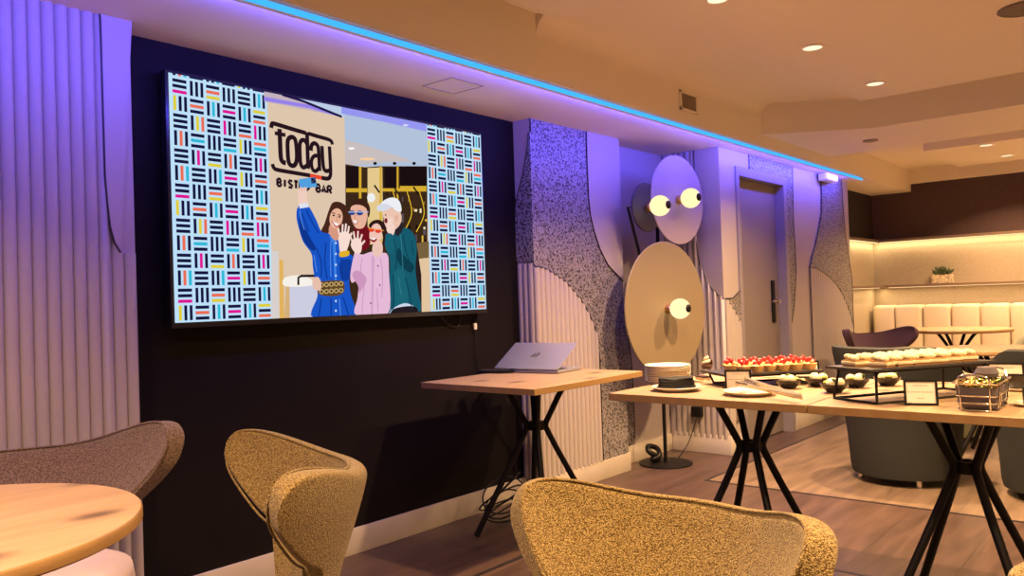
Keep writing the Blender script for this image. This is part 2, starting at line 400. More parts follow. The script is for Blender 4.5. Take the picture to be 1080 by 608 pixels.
# middle column
xl = 3.57; xrr = 4.49
ft = [(p.x, p.z) for p in [P(x, y, 1, YC) for x, y in ((556.7, 280), (563, 281.5), (573.8, 283.8), (584, 290), (593.8, 296.7), (604, 308), (613.8, 321), (621, 335), (627.5, 351), (631, 383))]]
ft[0] = (xl, ft[0][1]); xe = P(633, 440, 1, YC).x
def top_mid(a): return interp(sorted(ft), a) if a < ft[-1][0] else ft[-1][1]
flutes('wall_middle_fluting', 1, YC, xl, xe, lambda a: BH, lambda a: top_mid(a), 'white fluted arch panel behind the laptop table', pitch=.0435)
wr = [P(x, y, 1, YC) for x, y in ((616.6, 141), (617.5, 175), (618.9, 209), (621, 228), (624.8, 244), (631, 263), (639.6, 280), (650, 297))]
wr[-1].x = xrr
clad('wall_middle_flat_panel', [Vector((wr[0].x, YC, ZS))] + wr[1:] + [Vector((xrr, YC, ZS))], 1, YC, .016, 'white', 'white curved panel at upper right of the terrazzo column')
arc = [Vector((x, YC, z)) for x, z in ft]
clad('wall_middle_terrazzo', [Vector((xl, YC, ZS)), ] + arc + [Vector((xe, YC, ft[-1][1]-.05)), Vector((xe, YC, BH)), Vector((xrr, YC, BH))] + wr[::-1][0:1] + wr[::-1][1:-1] + [Vector((wr[0].x, YC, ZS))], 1, YC, .010, 'terrazzo', 'speckled terrazzo cladding on the middle column')
# its left return face (x = 3.57)
sd = [P(x, y, 0, xl) for x, y in ((558, 140), (556.7, 158.5), (552, 185), (545, 212), (541.5, 224))]
sd[0].y = YC; sd[-1].y = YW
zt = P(549, 279, 0, xl).z
clad('wall_middle_return_terrazzo', [Vector((xl, YC, zt)), Vector((xl, YC-.010, zt)), Vector((xl, YC-.010, sd[0].z))] + sd + [Vector((xl, YW, zt+.02))], 0, xl, .008, 'terrazzo', 'speckled terrazzo on the narrow side of the middle column')
flutes('wall_middle_return_fluting', 0, xl, YC+.005, YW, lambda a: BH, lambda a: zt, 'white fluted strip on the narrow side of the middle column', pitch=.0435, depth=.010)
# recess: terrazzo with curved edge
rc = [P(x, y, 1, YW) for x, y in ((651, 299), (655, 320), (659, 345), (663, 366), (665.5, 390), (667, 422), (668.5, 462))]
clad('wall_recess_terrazzo', [Vector((xrr, YW, rc[0].z))] + rc + [Vector((rc[-1].x, YW, BH)), Vector((xrr, YW, BH))], 1, YW, .010, 'terrazzo', 'shaded terrazzo patch with a curved edge beside the floor lamp')
# column side facing left (x = 5.29)
xs = 5.29
sc_ = [P(x, y, 0, xs) for x, y in ((733, 161), (733.5, 205), (734.5, 250), (737, 268), (740, 281), (749, 301), (758, 311), (766, 315))]
scy = sorted([(p.y, p.z) for p in sc_]); ymax = max(p[0] for p in scy)
def top_side(y): return ZS if y >= ymax else interp(scy, y)
flutes('wall_side_fluting', 0, xs, YD, YW, lambda a: BH, top_side, 'white fluted cladding behind the floor lamp', pitch=.0445, depth=.018)
sc_[-1].y = YD
clad('wall_side_flat_panel', [Vector((xs, sc_[0].y, ZS))] + sc_[1:] + [Vector((xs, YD, ZS))], 0, xs, .016, 'white', 'white curved panel above the fluting right of the floor lamp')
# front of door wall, left of door
zc0 = sc_[-1].z; zr = P(781, 307, 1, YD).z; zl = P(782, 344, 1, YD).z
tz = [Vector((xs, YD, zc0)), Vector((5.40, YD, zc0+.0)), Vector((DX0-.045, YD, zr)), Vector((DX0-.045, YD, zl)), Vector((5.42, YD, zc0-.10))]
clad('wall_door_small_terrazzo', tz, 1, YD, .010, 'terrazzo', 'small terrazzo wedge left of the door')
lowc = [(xs, zc0), (5.42, zc0-.10), (DX0-.045, zl)]
flutes('wall_door_left_fluting', 1, YD, xs, DX0-.045, lambda a: BH, lambda a: interp(lowc, a), 'white fluted strip left of the door', pitch=.043)
# terrazzo band around the door head and right side
band_o = [P(x, y, 1, YD) for x, y in ((834.5, 177), (835, 205), (835.6, 232), (837.2, 260), (838.4, 286), (837.6, 305), (836.4, 323), (833.9, 341))]
b0 = P(789, 166, 1, YD)
band = [Vector((b0.x, YD, ZS)), Vector((b0.x, YD, DZ+.06)), Vector((DX1+.06, YD, DZ+.06)), Vector((DX1+.06, YD, band_o[-1].z))] + band_o[::-1][:-1] + [Vector((band_o[0].x, YD, ZS))]
clad('wall_door_band_terrazzo', band, 1, YD, .010, 'terrazzo', 'terrazzo band over and right of the door')
# right terrazzo figure with fluted arch
lf = [P(x, y, 1, YD) for x, y in ((864.5, 188), (865.2, 207), (865, 224), (862.5, 240), (859, 257), (855.5, 270), (853, 282))]
rf = [P(x, y, 1, YD) for x, y in ((886, 192), (887.4, 212), (889, 232), (891, 253), (894, 273), (898, 294), (899.6, 320), (900.5, 347))]
ar = [P(x, y, 1, YD) for x, y in ((853, 282), (860, 283.5), (867.4, 287.7), (875, 294), (881.8, 302), (887.5, 311), (892.5, 323), (897, 336), (900, 351))]
for p in rf: p.x = min(p.x, 8.04)
for p in ar: p.x = min(p.x, 8.04)
clad('wall_right_terrazzo', [Vector((lf[0].x, YD, ZS))] + lf[1:] + ar[1:] + rf[::-1][:-1] + [Vector((rf[0].x, YD, ZS))], 1, YD, .012, 'terrazzo', 'waisted terrazzo figure at the right end of the panelled wall')
arc2 = sorted([(p.x, p.z) for p in ar])
flutes('wall_right_fluting', 1, YD, ar[0].x, 8.04, lambda a: BH, lambda a: interp(arc2, a), 'white fluted arch at the right end of the panelled wall', pitch=.05, depth=.010)

tn = [5]
def gap(pts, axis, off=.013, r=.0038):  # dark tubes drawn as the shade in the joints between panels
    tn[0] += 1; q = []
    for p in pts:
        p = Vector(p); p[axis] -= off; q.append(p)
    struct('trim_%d' % tn[0], MB().tube(q, r, n=6), 'inlay_gapshade', label='thin dark line drawn as joint shade along the edge of a curved wall panel')
gap([Vector((x, YC, min(z, ZS))) for x, z in cl], 1, .020); gap(arc, 1, .016); gap([Vector((xe, YC, ft[-1][1])), Vector((xe, YC, BH))], 1, .014); gap([Vector((wr[0].x, YC, ZS))]+wr[1:], 1, .014)
gap([Vector((xl, YC, ZS)), Vector((xl+.004, YC, sd[0].z))], 1, .010); gap(sd, 0, .008); gap(rc, 1, .010); gap([Vector((xs, sc_[0].y, ZS))]+sc_[1:], 0, .016)
gap([tz[0], tz[4], tz[3]], 1, .011); gap([tz[0], tz[1], tz[2]], 1, .011); gap([Vector((band_o[0].x, YD, ZS))]+band_o[1:], 1, .010); gap([Vector((lf[0].x, YD, ZS))]+lf[1:]+[Vector((ar[0].x, YD, BH+.02))], 1, .012); gap([Vector((rf[0].x, YD, ZS))]+rf[1:], 1, .012); gap(ar, 1, .012)

# door --------------------------------------------------------------
YL = 2.60
m = MB(); m.lo_hi((DX0+.009, YL, .008), (DX1-.010, YL+.045, DZ-.010)); door = m.build('door_1', 'door'); tag(door, 'closed grey-brown door with lever handle set in the panelled wall', 'door'); door['kind'] = 'structure'
m = MB(); m.lo_hi((DX1-.006, YD-.012, 0), (DX1+.06, YL+.05, DZ+.06)); m.lo_hi((DX0-.045, YD-.012, 0), (DX0+.006, YL+.05, DZ+.06)); m.lo_hi((DX0+.006, YD-.012, DZ-.006), (DX1-.006, YL+.05, DZ+.06)); m.build('door_frame', 'frame', door)
hp = P(815, 318, 1, YL)
m = MB(); m.lo_hi((hp.x-.03, YL-.012, hp.z-.17), (hp.x+.03, YL, hp.z+.17), .004); pl = m.build('escutcheon', 'black', door)
m = MB(); m.lathe([(0, 0), (.014, 0), (.014, .05), (0, .05)], (hp.x, YL-.012, hp.z), 12, (0, -1, 0)); m.tube([(hp.x, YL-.055, hp.z), (hp.x-.06, YL-.058, hp.z), (hp.x-.12, YL-.055, hp.z)], .009); m.build('door_handle', 'steel', door)

# ================================================================== CEILING FITTINGS
# LED channel on the soffit edge
LX1 = 7.82
root = thing('led_strip_light', 'long blue LED light strip along the soffit edge', 'light strip', (1.0, YB, ZS))
m = MB(); m.lo_hi((-1.5, YB+.004, ZS-.036), (LX1, YB+.022, ZS+.004)); wpart(root, m, 'channel', 'whitepl')
m = MB(); m.lo_hi((-1.5, YB-.008, ZS-.034), (LX1-.01, YB+.004, ZS-.014), .004); wpart(root, m, 'diffuser', 'led')

def downlight(c, label, r=.055):
    t = thing('downlight', label, 'ceiling light', c, 0, 'round recessed downlights')
    m = MB(); m.lathe([(r*.86, -.001), (r*.9, -.006), (r*1.12, -.005), (r*1.15, 0)], (0, 0, 0), 28); m.build('trim_ring', 'ceiling', t)
    m = MB(); m.lathe([(0, -.003), (r*.86, -.0028), (r*.88, 0)], (0, 0, 0), 28); m.build('lens', 'downlight', t)
    return t
dl = [((757, -1), 2.42, 'downlight cut by the top edge of the photo', .05), ((857, 50), 2.42, 'larger downlight nearest the camera in full view, middle of the front ceiling', .055),
      ((923, 88), 2.42, 'downlight near the far corner of the front ceiling panel', .055), ((1040, 153), 2.36, 'rear downlight farther from the brown wall', .06), ((1062, 164), 2.36, 'rear downlight closest to the brown wall', .06)]
DLP = []
for (px, py), z, lb, r in dl:
    c = at(px, py, 2, z); DLP.append(c); downlight(c, lb, r)
sp = at(1082, 8, 2, 2.42)
t = thing('ceiling_speaker', 'round grey ceiling speaker grille in the top right corner', 'speaker', sp)
m = MB(); m.lathe([(.115, 0), (.115, -.006), (.105, -.010), (.10, -.006)], n=40); m.build('rim', 'speaker', t)
m = MB(); m.lathe([(0, -.008), (.10, -.006)], n=40); m.build('grille', 'speaker', t)
se = at(918, 148, 2, 2.28)
t = tag(MB().lathe([(.055, 0), (.055, -.008), (.03, -.014), (0, -.014)], n=24).build('sprinkler_cover', 'grille', loc=None), 'small round sprinkler cover under the ceiling beam', 'sprinkler cover'); t.location = se
# air grille in soffit face
a = at(716, 95, 1, YB); b = at(735, 121, 1, YB)
t = thing('air_vent', 'small square air vent grille in the soffit face', 'vent', ((a.x+b.x)/2, YB, (a.z+b.z)/2)); w = b.x-a.x; hh = .118
m = MB()
for lo, hi in (((-w/2, -.008, -hh/2), (-w/2+.018, 0, hh/2)), ((w/2-.018, -.008, -hh/2), (w/2, 0, hh/2)), ((-w/2, -.008, hh/2-.014), (w/2, 0, hh/2)), ((-w/2, -.008, -hh/2), (w/2, 0, -hh/2+.014))): m.lo_hi(lo, hi)
m.build('frame', 'ceiling', t)
m = MB(); m.lo_hi((-w/2+.01, -.002, -hh/2+.01), (w/2-.01, 0, hh/2-.01)); m.build('backing', 'grilledark', t)
m = MB()
for i in range(14):
    x = -w/2+.024+i*(w-.048)/13; m.lo_hi((x-.003, -.007, -hh/2+.014), (x+.003, -.001, hh/2-.014))
m.build('louvre', 'grille', t)
# access panel in soffit
m = MB()
for lo, hi in (((2.645, 2.58), (2.65, 2.785)), ((2.86, 2.58), (2.865, 2.785)), ((2.645, 2.58), (2.865, 2.585)), ((2.645, 2.78), (2.865, 2.785))): m.lo_hi((*lo, ZS-.002), (*hi, ZS+.001))
struct('trim_5', m, 'grille', label='thin outline of an access panel in the soffit')
# small box under soffit
c = at(874, 189, 1, YD-.06)
m = MB(); m.lo_hi((c.x-.15, YD-.10, ZS-.07), (c.x+.15, YD-.012, ZS), .02); tag(m.build('sensor_box', 'whitepl'), 'small white box under the soffit above the right terrazzo figure', 'box')

# ================================================================== TELEVISION
YT = 2.93
tl = at(176.4, 75.6, 1, YT); tr = at(506.7, 142.6, 1, YT); bl = at(185.6, 341.1, 1, YT); br = at(513, 326, 1, YT)
TX0 = (tl.x+bl.x)/2; TX1 = (tr.x+br.x)/2; TZ0 = (bl.z+br.z)/2; TZ1 = (tl.z+tr.z)/2
tv = thing('television', 'large wall-mounted television showing a restaurant selfie between striped patterns', 'television', ((TX0+TX1)/2, YT, (TZ0+TZ1)/2))
m = MB(); m.lo_hi((TX0-.012, YT+.004, TZ0-.022), (TX1+.013, YT+.045, TZ1+.013), .004); wpart(tv, m, 'bezel', 'bezel')
m = MB(); m.lo_hi((TX0+.4, YT+.045, TZ0+.2), (TX1-.4, YW, TZ1-.3)); wpart(tv, m, 'wall_mount', 'blackpl')
# --- the picture on the screen: flat coloured shapes on the glass
SC = []; SCI = {}
def smat(rgb):
    if rgb not in SCI:
        SCI[rgb] = len(SC); SC.append(emat('screen_%02x%02x%02x' % rgb, lin(rgb), 1.))
    return SCI[rgb]
scr = MB(); lay = [0]
def spoly(pts, rgb):
    lay[0] += 1; y = YT - lay[0]*.000022
    scr.mi = smat(rgb)
    vs = []
    for x, z in pts:
        vs.append(scr.bm.verts.new((min(max(x, TX0), TX1), y, min(max(z, TZ0), TZ1))))
    f = scr._f(vs)
def T(px, py): p = at(px, py, 1, YT); return (p.x, p.z)
def shape(pts, rgb, org=(0, 0), k=1., smooth=True):
    q = [(org[0]+x/k, org[1]+y/k) for x, y in pts]
    q = [T(*p) for p in q]
    if smooth: q = [(v.x, v.y) for v in spline([(a, b, 0) for a, b in q], 5)]
    spoly(q, rgb)
def oval(cx, cy, rx, ry, rgb, org=(0, 0), k=1., rot=0.):
    c, s_ = math.cos(rot), math.sin(rot)
    shape([(cx+rx*math.cos(a)*c-ry*math.sin(a)*s_, cy+rx*math.cos(a)*s_+ry*math.sin(a)*c) for a in [i*2*PI/18 for i in range(18)]], rgb, org, k, False)
def stroke(pts, w, rgb, org=(0, 0), k=1., smooth=True, closed=False):
    q = [T(org[0]+x/k, org[1]+y/k) for x, y in pts]
    if smooth: q = [(v.x, v.y) for v in spline([(a, b, 0) for a, b in q], 6, closed)]
    if closed: q = q + [q[0]]
    ww = w/k*.0042/2*(1.75 if k == kA else 1.05)
    lay[0] += 1; y = YT - lay[0]*.000022; scr.mi = smat(rgb)
    V = []
    for i, p in enumerate(q):
        a = Vector(q[max(i-1, 0)]); b = Vector(q[min(i+1, len(q)-1)])
        if closed and i in (0, len(q)-1): a = Vector(q[-2]); b = Vector(q[1])
        t_ = (b-a).normalized(); n_ = Vector((-t_.y, t_.x))*ww
        V.append((scr.bm.verts.new((p[0]+n_.x, y, p[1]+n_.y)), scr.bm.verts.new((p[0]-n_.x, y, p[1]-n_.y))))
    for A, B in zip(V, V[1:]): scr._f([A[0], A[1], B[1], B[0]])
spoly([(TX0, TZ0), (TX1, TZ0), (TX1, TZ1), (TX0, TZ1)], (190, 224, 250))
NV, MG, OR, YE, CY = (22, 22, 62), (224, 20, 150), (235, 110, 85), (222, 205, 60), (45, 185, 215)
col = {'n': NV, 'm': MG, 'o': OR, 'y': YE, 'c': CY}
PAT = [['Hnnm', 'Vnnn', 'Hnoy', 'Vnnn', 'Hnnn', 'Vncn'], ['Vynn', 'Hnon', 'Vncn', 'Hnmn', 'Vncn', 'Hyno'], ['Hnnn', 'Vnyo', 'Hnnn', 'Vmnn', 'Hnno', 'Vmnn'],
       ['Vnon', 'Hncn', 'Vnnn', 'Hnnc', 'Vynn', 'Hocn'], ['Hnnn', 'Vnmn', 'Hnny', 'Vnon', 'Hnnn', 'Vnmn'], ['Vnoc', 'Hnnn', 'Vnnc', 'Hnmn', 'Vynn', 'Hnon']]
xpl = at(285, 220, 1, YT).x; xpr = at(451.5, 225, 1, YT).x
zrow = (TZ1-TZ0)*.985/14
for X0, X1 in ((TX0+.008, xpl-.006), (xpr+.006, TX1-.004)):
    cw = (X1-X0)/6
    for r in range(-1, 14):
        for c in range(6):
            code = PAT[(r+6) % 6][c]; bx = X0+c*cw; zt_ = TZ1-.012-r*zrow
            for i, ch in enumerate(code[1:]):
                if code[0] == 'H': q = (bx+.10*cw, zt_-zrow*(.10+.315*i), bx+.92*cw, zt_-zrow*(.10+.315*i+.185))
                else: q = (bx+cw*(.12+.315*i), zt_-zrow*.06, bx+cw*(.12+.315*i+.175), zt_-zrow*.92)
                z1_, z0_ = min(q[1], TZ1), q[3]
                if z1_-z0_ < .002 or z0_ > TZ1-.002: continue
                scr.mi = smat(col[ch]); y = YT-.0001
                scr._f([scr.bm.verts.new(v) for v in ((q[0], y, z0_), (q[2], y, z0_), (q[2], y, z1_), (q[0], y, z1_))])
lay[0] = 8
# photo area
spoly([(xpl, TZ0), (xpr, TZ0), (xpr, TZ1), (xpl, TZ1)], (222, 198, 172))
A1 = (275, 95); kA = 5.79
shape([(20, 0), (250, 50), (500, 165), (20, 70)], (196, 178, 190), A1, kA, False)
shape([(20, 40), (300, 92), (490, 160), (490, 168), (300, 112), (20, 66)], (150, 130, 235), A1, kA, False)
shape([(170, 35), (560, 110), (560, 175), (495, 165)], (188, 205, 232), A1, kA, False)
stroke([(130, 28), (250, 65), (495, 164)], 9, (30, 20, 70), A1, kA, False)
# right part: ceiling and bar
D = (360, 110); kD = 6.08
shape([(18, -10), (545, 100), (560, 400), (25, 400), (20, 90)], (178, 194, 218), D, kD, False)
shape([(0, 10), (545, 125), (545, 175), (300, 120), (0, 60)], (150, 150, 240), D, kD, False)
shape([(25, 230), (130, 255), (460, 365), (300, 372), (25, 395)], (200, 190, 190), D, kD, False)
oval(65, 284, 20, 8, (250, 250, 250), D, kD); oval(165, 352, 50, 9, (250, 205, 160), D, kD); oval(412, 135, 18, 7, (215, 215, 255), D, kD)
shape([(25, 385), (150, 405), (240, 398), (550, 398), (555, 1375), (30, 1375)], (60, 40, 24), D, kD, False)
shape([(30, 400), (112, 400), (112, 540), (30, 540)], (28, 16, 18), D, kD, False)
shape([(168, 410), (262, 405), (268, 900), (168, 900)], (228, 200, 140), D, kD, False)
shape([(275, 405), (350, 405), (350, 545), (275, 540)], (26, 14, 16), D, kD, False)
shape([(375, 400), (545, 400), (545, 525), (375, 525)], (26, 14, 16), D, kD, False)
for x0_, y0_, x1_, y1_ in ((112, 400, 128, 900), (245, 400, 258, 900), (355, 400, 366, 900), (30, 540, 165, 565), (262, 540, 545, 560), (375, 525, 545, 545)): shape([(x0_, y0_), (x1_, y0_), (x1_, y1_), (x0_, y1_)], (214, 172, 50), D, kD, False)
for i in range(34):
    x = 275+random.random()*262; y = 570+random.random()*360
    w_ = 6+random.random()*14; h_ = 10+random.random()*50
    shape([(x, y), (x+w_, y), (x+w_, y+h_), (x, y+h_)], random.choice([(225, 185, 70), (150, 110, 40), (20, 14, 20), (240, 225, 180), (90, 80, 90)]), D, kD, False)
for x in (330, 420, 500): stroke([(x, 560), (x+30, 700), (x-20, 820)], 8, (230, 190, 50), D, kD)
shape([(430, 900), (560, 880), (560, 1000), (430, 1000)], (120, 96, 60), D, kD, False); shape([(430, 1000), (560, 985), (560, 1380), (430, 1380)], (226, 196, 158), D, kD, False)
for x in (215, 340, 465): oval(x, 380, 12, 10, (20, 18, 24), D, kD)
for x, y in ((210, 520), (340, 540), (460, 530)): stroke([(x, y), (x+34, y+48)], 14, (24, 18, 22), D, kD, False)
oval(190, 600, 26, 30, (240, 240, 240), D, kD)
# left bottom: counter and cupboard
E_ = (275, 190); kE = 4.057
shape([(45, 305), (75, 305), (80, 610), (45, 610)], (216, 208, 205), E_, kE, False); shape([(78, 340), (95, 345), (100, 610), (80, 610)], (226, 178, 92), E_, kE, False)
shape([(108, 455), (240, 452), (240, 610), (110, 610)], (205, 205, 225), E_, kE, False); shape([(100, 610), (108, 450), (122, 450), (124, 610)], (214, 176, 120), E_, kE, False)
shape([(100, 420), (160, 408), (215, 425), (215, 452), (105, 455)], (246, 240, 232), E_, kE)
stroke([(160, 450), (160, 418), (172, 411), (235, 410)], 10, (35, 28, 34), E_, kE, False)
# sign lettering
INK = (38, 20, 30)
stroke([(62, 232), (66, 214), (80, 206), (180, 236), (275, 264)], 15, INK, A1, kA); stroke([(288, 266), (350, 285), (410, 302), (430, 315), (436, 334)], 14, INK, A1, kA)
stroke([(70, 452), (78, 475), (100, 488), (200, 506), (300, 523)], 14, INK, A1, kA); stroke([(300, 523), (370, 537)], 14, (232, 70, 40), A1, kA, False)
stroke([(370, 537), (405, 542), (421, 530), (425, 490), (418, 345)], 15, INK, A1, kA)
stroke([(113, 238), (117, 330), (121, 410), (131, 438), (152, 447)], 17, INK, A1, kA); stroke([(84, 264), (150, 276)], 13, INK, A1, kA, False)
stroke([(162, 330), (168, 300), (185, 288), (205, 297), (214, 330), (219, 400), (214, 445), (198, 463), (176, 455), (166, 420)], 16, INK, A1, kA, True, True)
stroke([(281, 258), (284, 370), (288, 482)], 16, INK, A1, kA, False); stroke([(280, 330), (266, 308), (247, 310), (237, 335), (238, 400), (242, 450), (258, 474), (284, 460)], 15, INK, A1, kA)
stroke([(305, 372), (309, 338), (327, 326), (346, 342), (352, 380), (358, 495)], 15, INK, A1, kA); stroke([(352, 404), (330, 402), (312, 420), (308, 455), (317, 488), (335, 496), (355, 476)], 14, INK, A1, kA)
stroke([(372, 342), (377, 430), (383, 478), (396, 495), (418, 492)], 15, INK, A1, kA)
GL = {'B': [[(0, 0), (0, 1)], [(0, 0), (.7, 0), (.9, .25), (.7, .47), (0, .5)], [(0, .5), (.8, .5), (1, .75), (.8, 1), (0, 1)]], 'I': [[(.5, 0), (.5, 1)]],
      'S': [[(1, .08), (.3, 0), (0, .25), (.4, .48), (1, .7), (.8, 1), (0, .95)]], 'T': [[(0, 0), (1, 0)], [(.5, 0), (.5, 1)]],
      'R': [[(0, 0), (0, 1)], [(0, 0), (.8, 0), (1, .25), (.8, .5), (0, .5)], [(.5, .5), (1, 1)]], 'O': [[(.5, 0), (0, .3), (0, .7), (.5, 1), (1, .7), (1, .3), (.5, 0)]],
      'A': [[(0, 1), (.5, 0), (1, 1)], [(.2, .68), (.8, .68)]]}
def word(txt, x, y, dx, dy, w, h, tw):
    for i, ch in enumerate(txt):
        for s_ in GL.get(ch, []): stroke([(x+i*dx+a*w, y+i*dy+b*h+a*dy*w/dx) for a, b in s_], tw, INK, A1, kA, False)
word('BISTRO BAR', 100, 542, 34, 5.0, 23, 43, 9.5)
# woman in blue taking the selfie
B_ = (300, 180); kB = 3.92
SK = (232, 178, 150)
shape([(200, 132), (236, 134), (262, 165), (280, 210), (290, 262), (270, 300), (232, 270), (215, 250), (190, 250), (170, 268), (150, 254), (166, 215), (182, 165)], (70, 38, 26), B_, kB)
shape([(58, 75), (88, 68), (90, 100), (95, 150), (62, 155), (56, 110)], (240, 205, 190), B_, kB)
shape([(56, 150), (95, 146), (128, 200), (152, 252), (185, 262), (218, 285), (225, 305), (243, 330), (262, 342), (284, 362), (278, 420), (266, 452), (272, 510), (290, 612), (116, 612), (135, 520), (128, 470), (116, 400), (110, 345), (76, 295), (58, 240), (48, 190)], (24, 84, 196), B_, kB)
shape([(60, 190), (75, 215), (100, 270), (128, 320), (112, 330), (78, 290), (62, 240)], (14, 52, 140), B_, kB); shape([(228, 380), (275, 372), (268, 445), (235, 452)], (16, 60, 156), B_, kB)
shape([(182, 270), (210, 290), (214, 460), (206, 460), (198, 300)], (60, 130, 226), B_, kB, False)
for y in (300, 345, 390, 435, 540, 580): oval(211, y, 4, 5, (200, 215, 240), B_, kB)
shape([(188, 225), (226, 240), (214, 290), (184, 262)], (214, 152, 126), B_, kB)
oval(212, 198, 27, 42, SK, B_, kB, .15); shape([(196, 212), (216, 218), (230, 222), (216, 234), (200, 226)], (250, 240, 235), B_, kB); stroke([(194, 210), (212, 232), (230, 222)], 5, (190, 70, 60), B_, kB)
oval(202, 186, 5, 3.5, (60, 30, 24), B_, kB); oval(226, 192, 5, 3.5, (60, 30, 24), B_, kB); stroke([(195, 176), (208, 177)], 4, (80, 44, 30), B_, kB, False); stroke([(219, 182), (233, 186)], 4, (80, 44, 30), B_, kB, False); stroke([(214, 188), (217, 206), (211, 209)], 3, (196, 130, 104), B_, kB, False)
shape([(187, 170), (205, 148), (232, 155), (246, 185), (262, 160), (235, 134), (202, 132), (184, 160)], (70, 38, 26), B_, kB)
shape([(57, 36), (126, 27), (133, 68), (62, 75)], (84, 160, 222), B_, kB, False); shape([(107, 31), (126, 28), (130, 52), (110, 55)], (44, 70, 120), B_, kB, False); oval(114, 38, 5, 5, (20, 24, 40), B_, kB); oval(122, 46, 5, 5, (20, 24, 40), B_, kB)
for a in ((60, 84, 68, 70), (68, 88, 78, 72), (78, 86, 88, 70)): stroke([(a[0], a[1]), (a[2], a[3])], 9, (236, 196, 178), B_, kB, False)
shape([(138, 466), (180, 456), (232, 456), (246, 470), (242, 505), (205, 520), (142, 512)], (96, 70, 38), B_, kB)
for i in range(5):
    for j in range(2):
        oval(152+i*20, 474+j*28-i*1.5, 10, 10, (190, 160, 100), B_, kB); oval(152+i*20, 474+j*28-i*1.5, 5, 5, (70, 44, 24), B_, kB)
shape([(114, 455), (135, 440), (150, 465), (146, 495), (120, 490)], (230, 190, 172), B_, kB)
for q in ([(70, 175), (84, 215), (100, 255)], [(90, 165), (110, 210), (140, 260)], [(130, 320), (150, 380), (150, 440)], [(170, 300), (165, 380), (175, 450)], [(240, 340), (232, 400), (240, 450)], [(150, 530), (145, 570), (140, 605)], [(190, 530), (192, 605)], [(240, 525), (255, 570), (262, 605)]): stroke(q, 6, (14, 56, 150), B_, kB)
for q in ([(62, 165), (66, 200), (80, 245)], [(190, 290), (188, 360), (190, 440)], [(120, 350), (132, 420)], [(225, 530), (230, 600)]): stroke(q, 4, (84, 140, 232), B_, kB)
shape([(60, 138), (96, 134), (97, 152), (60, 158)], (222, 226, 240), B_, kB, False)
# man behind with blue sunglasses
shape([(272, 150), (282, 125), (312, 116), (340, 130), (352, 160), (346, 195), (336, 170), (320, 150), (282, 150)], (60, 34, 24), B_, kB)
shape([(288, 240), (345, 235), (352, 300), (330, 330), (290, 320)], (112, 18, 30), B_, kB)
shape([(274, 150), (305, 142), (336, 158), (340, 195), (326, 235), (298, 240), (282, 220), (272, 185)], (232, 178, 152), B_, kB)
oval(277, 175, 13, 10, (40, 62, 140), B_, kB); oval(309, 176, 14, 10, (40, 62, 140), B_, kB); stroke([(262, 172), (345, 172)], 4, (180, 190, 220), B_, kB, False); shape([(278, 206), (300, 210), (296, 220), (282, 217)], (250, 240, 240), B_, kB); stroke([(292, 178), (288, 198), (296, 200)], 3, (190, 130, 104), B_, kB, False); stroke([(276, 205), (290, 222), (304, 208)], 3, (170, 70, 66), B_, kB)
# man in the cap
C_ = (355, 190); kC = 4.19
shape([(345, 240), (372, 420), (374, 600), (330, 600), (340, 400)], (40, 30, 30), C_, kC, False)
shape([(232, 250), (268, 228), (305, 212), (338, 240), (352, 300), (346, 390), (356, 480), (364, 590), (232, 600), (222, 480), (234, 380), (224, 300)], (22, 90, 108), C_, kC)
shape([(270, 300), (300, 340), (340, 380), (320, 410), (268, 360)], (14, 62, 78), C_, kC); shape([(255, 400), (300, 420), (310, 560), (260, 570)], (26, 100, 116), C_, kC)
shape([(240, 575), (300, 545), (352, 570), (350, 612), (240, 612)], (205, 215, 235), C_, kC); shape([(250, 570), (345, 560), (350, 612), (245, 612)], (34, 26, 32), C_, kC)
shape([(252, 205), (285, 185), (288, 225), (262, 248)], (40, 36, 44), C_, kC)
shape([(204, 130), (240, 124), (278, 140), (282, 185), (262, 215), (235, 222), (214, 205), (204, 165)], (236, 196, 176), C_, kC)
shape([(180, 132), (186, 112), (214, 86), (250, 78), (276, 96), (284, 138), (262, 138), (240, 122), (204, 138)], (236, 238, 244), C_, kC); shape([(176, 118), (206, 104), (240, 120), (204, 138), (180, 136)], (214, 218, 230), C_, kC)
oval(216, 180, 8, 11, (120, 40, 44), C_, kC); oval(214, 155, 4, 3, (50, 30, 26), C_, kC); oval(262, 168, 8, 14, (226, 178, 156), C_, kC)
shape([(222, 230), (218, 205), (226, 180), (238, 168), (246, 190), (256, 215), (245, 245)], (244, 212, 198), C_, kC)
for a in ((226, 190, 224, 166), (234, 182, 236, 160), (242, 190, 246, 170)): stroke([(a[0], a[1]), (a[2], a[3])], 7, (244, 212, 198), C_, kC, False)
shape([(206, 250), (240, 238), (262, 290), (232, 330), (214, 300)], (24, 96, 114), C_, kC)
# woman in pink with red sunglasses
shape([(142, 210), (152, 184), (182, 176), (206, 190), (214, 222), (208, 290), (190, 320), (200, 240)], (48, 26, 22), C_, kC)
shape([(108, 330), (150, 318), (190, 322), (222, 330), (228, 400), (224, 600), (84, 600), (90, 520), (96, 440), (66, 455), (58, 420), (72, 340), (84, 310)], (230, 186, 214), C_, kC)
shape([(66, 420), (92, 400), (130, 440), (98, 500), (92, 468)], (206, 150, 190), C_, kC); shape([(152, 330), (165, 345), (158, 600), (150, 600)], (214, 164, 200), C_, kC, False)
shape([(160, 285), (195, 275), (200, 320), (176, 340), (156, 322)], (236, 196, 182), C_, kC)
oval(170, 240, 28, 48, (240, 196, 180), C_, kC, .1); oval(152, 221, 13, 9, (226, 62, 44), C_, kC); oval(181, 226, 14, 9, (226, 62, 44), C_, kC); stroke([(138, 214), (206, 224)], 4, (240, 150, 60), C_, kC, False)
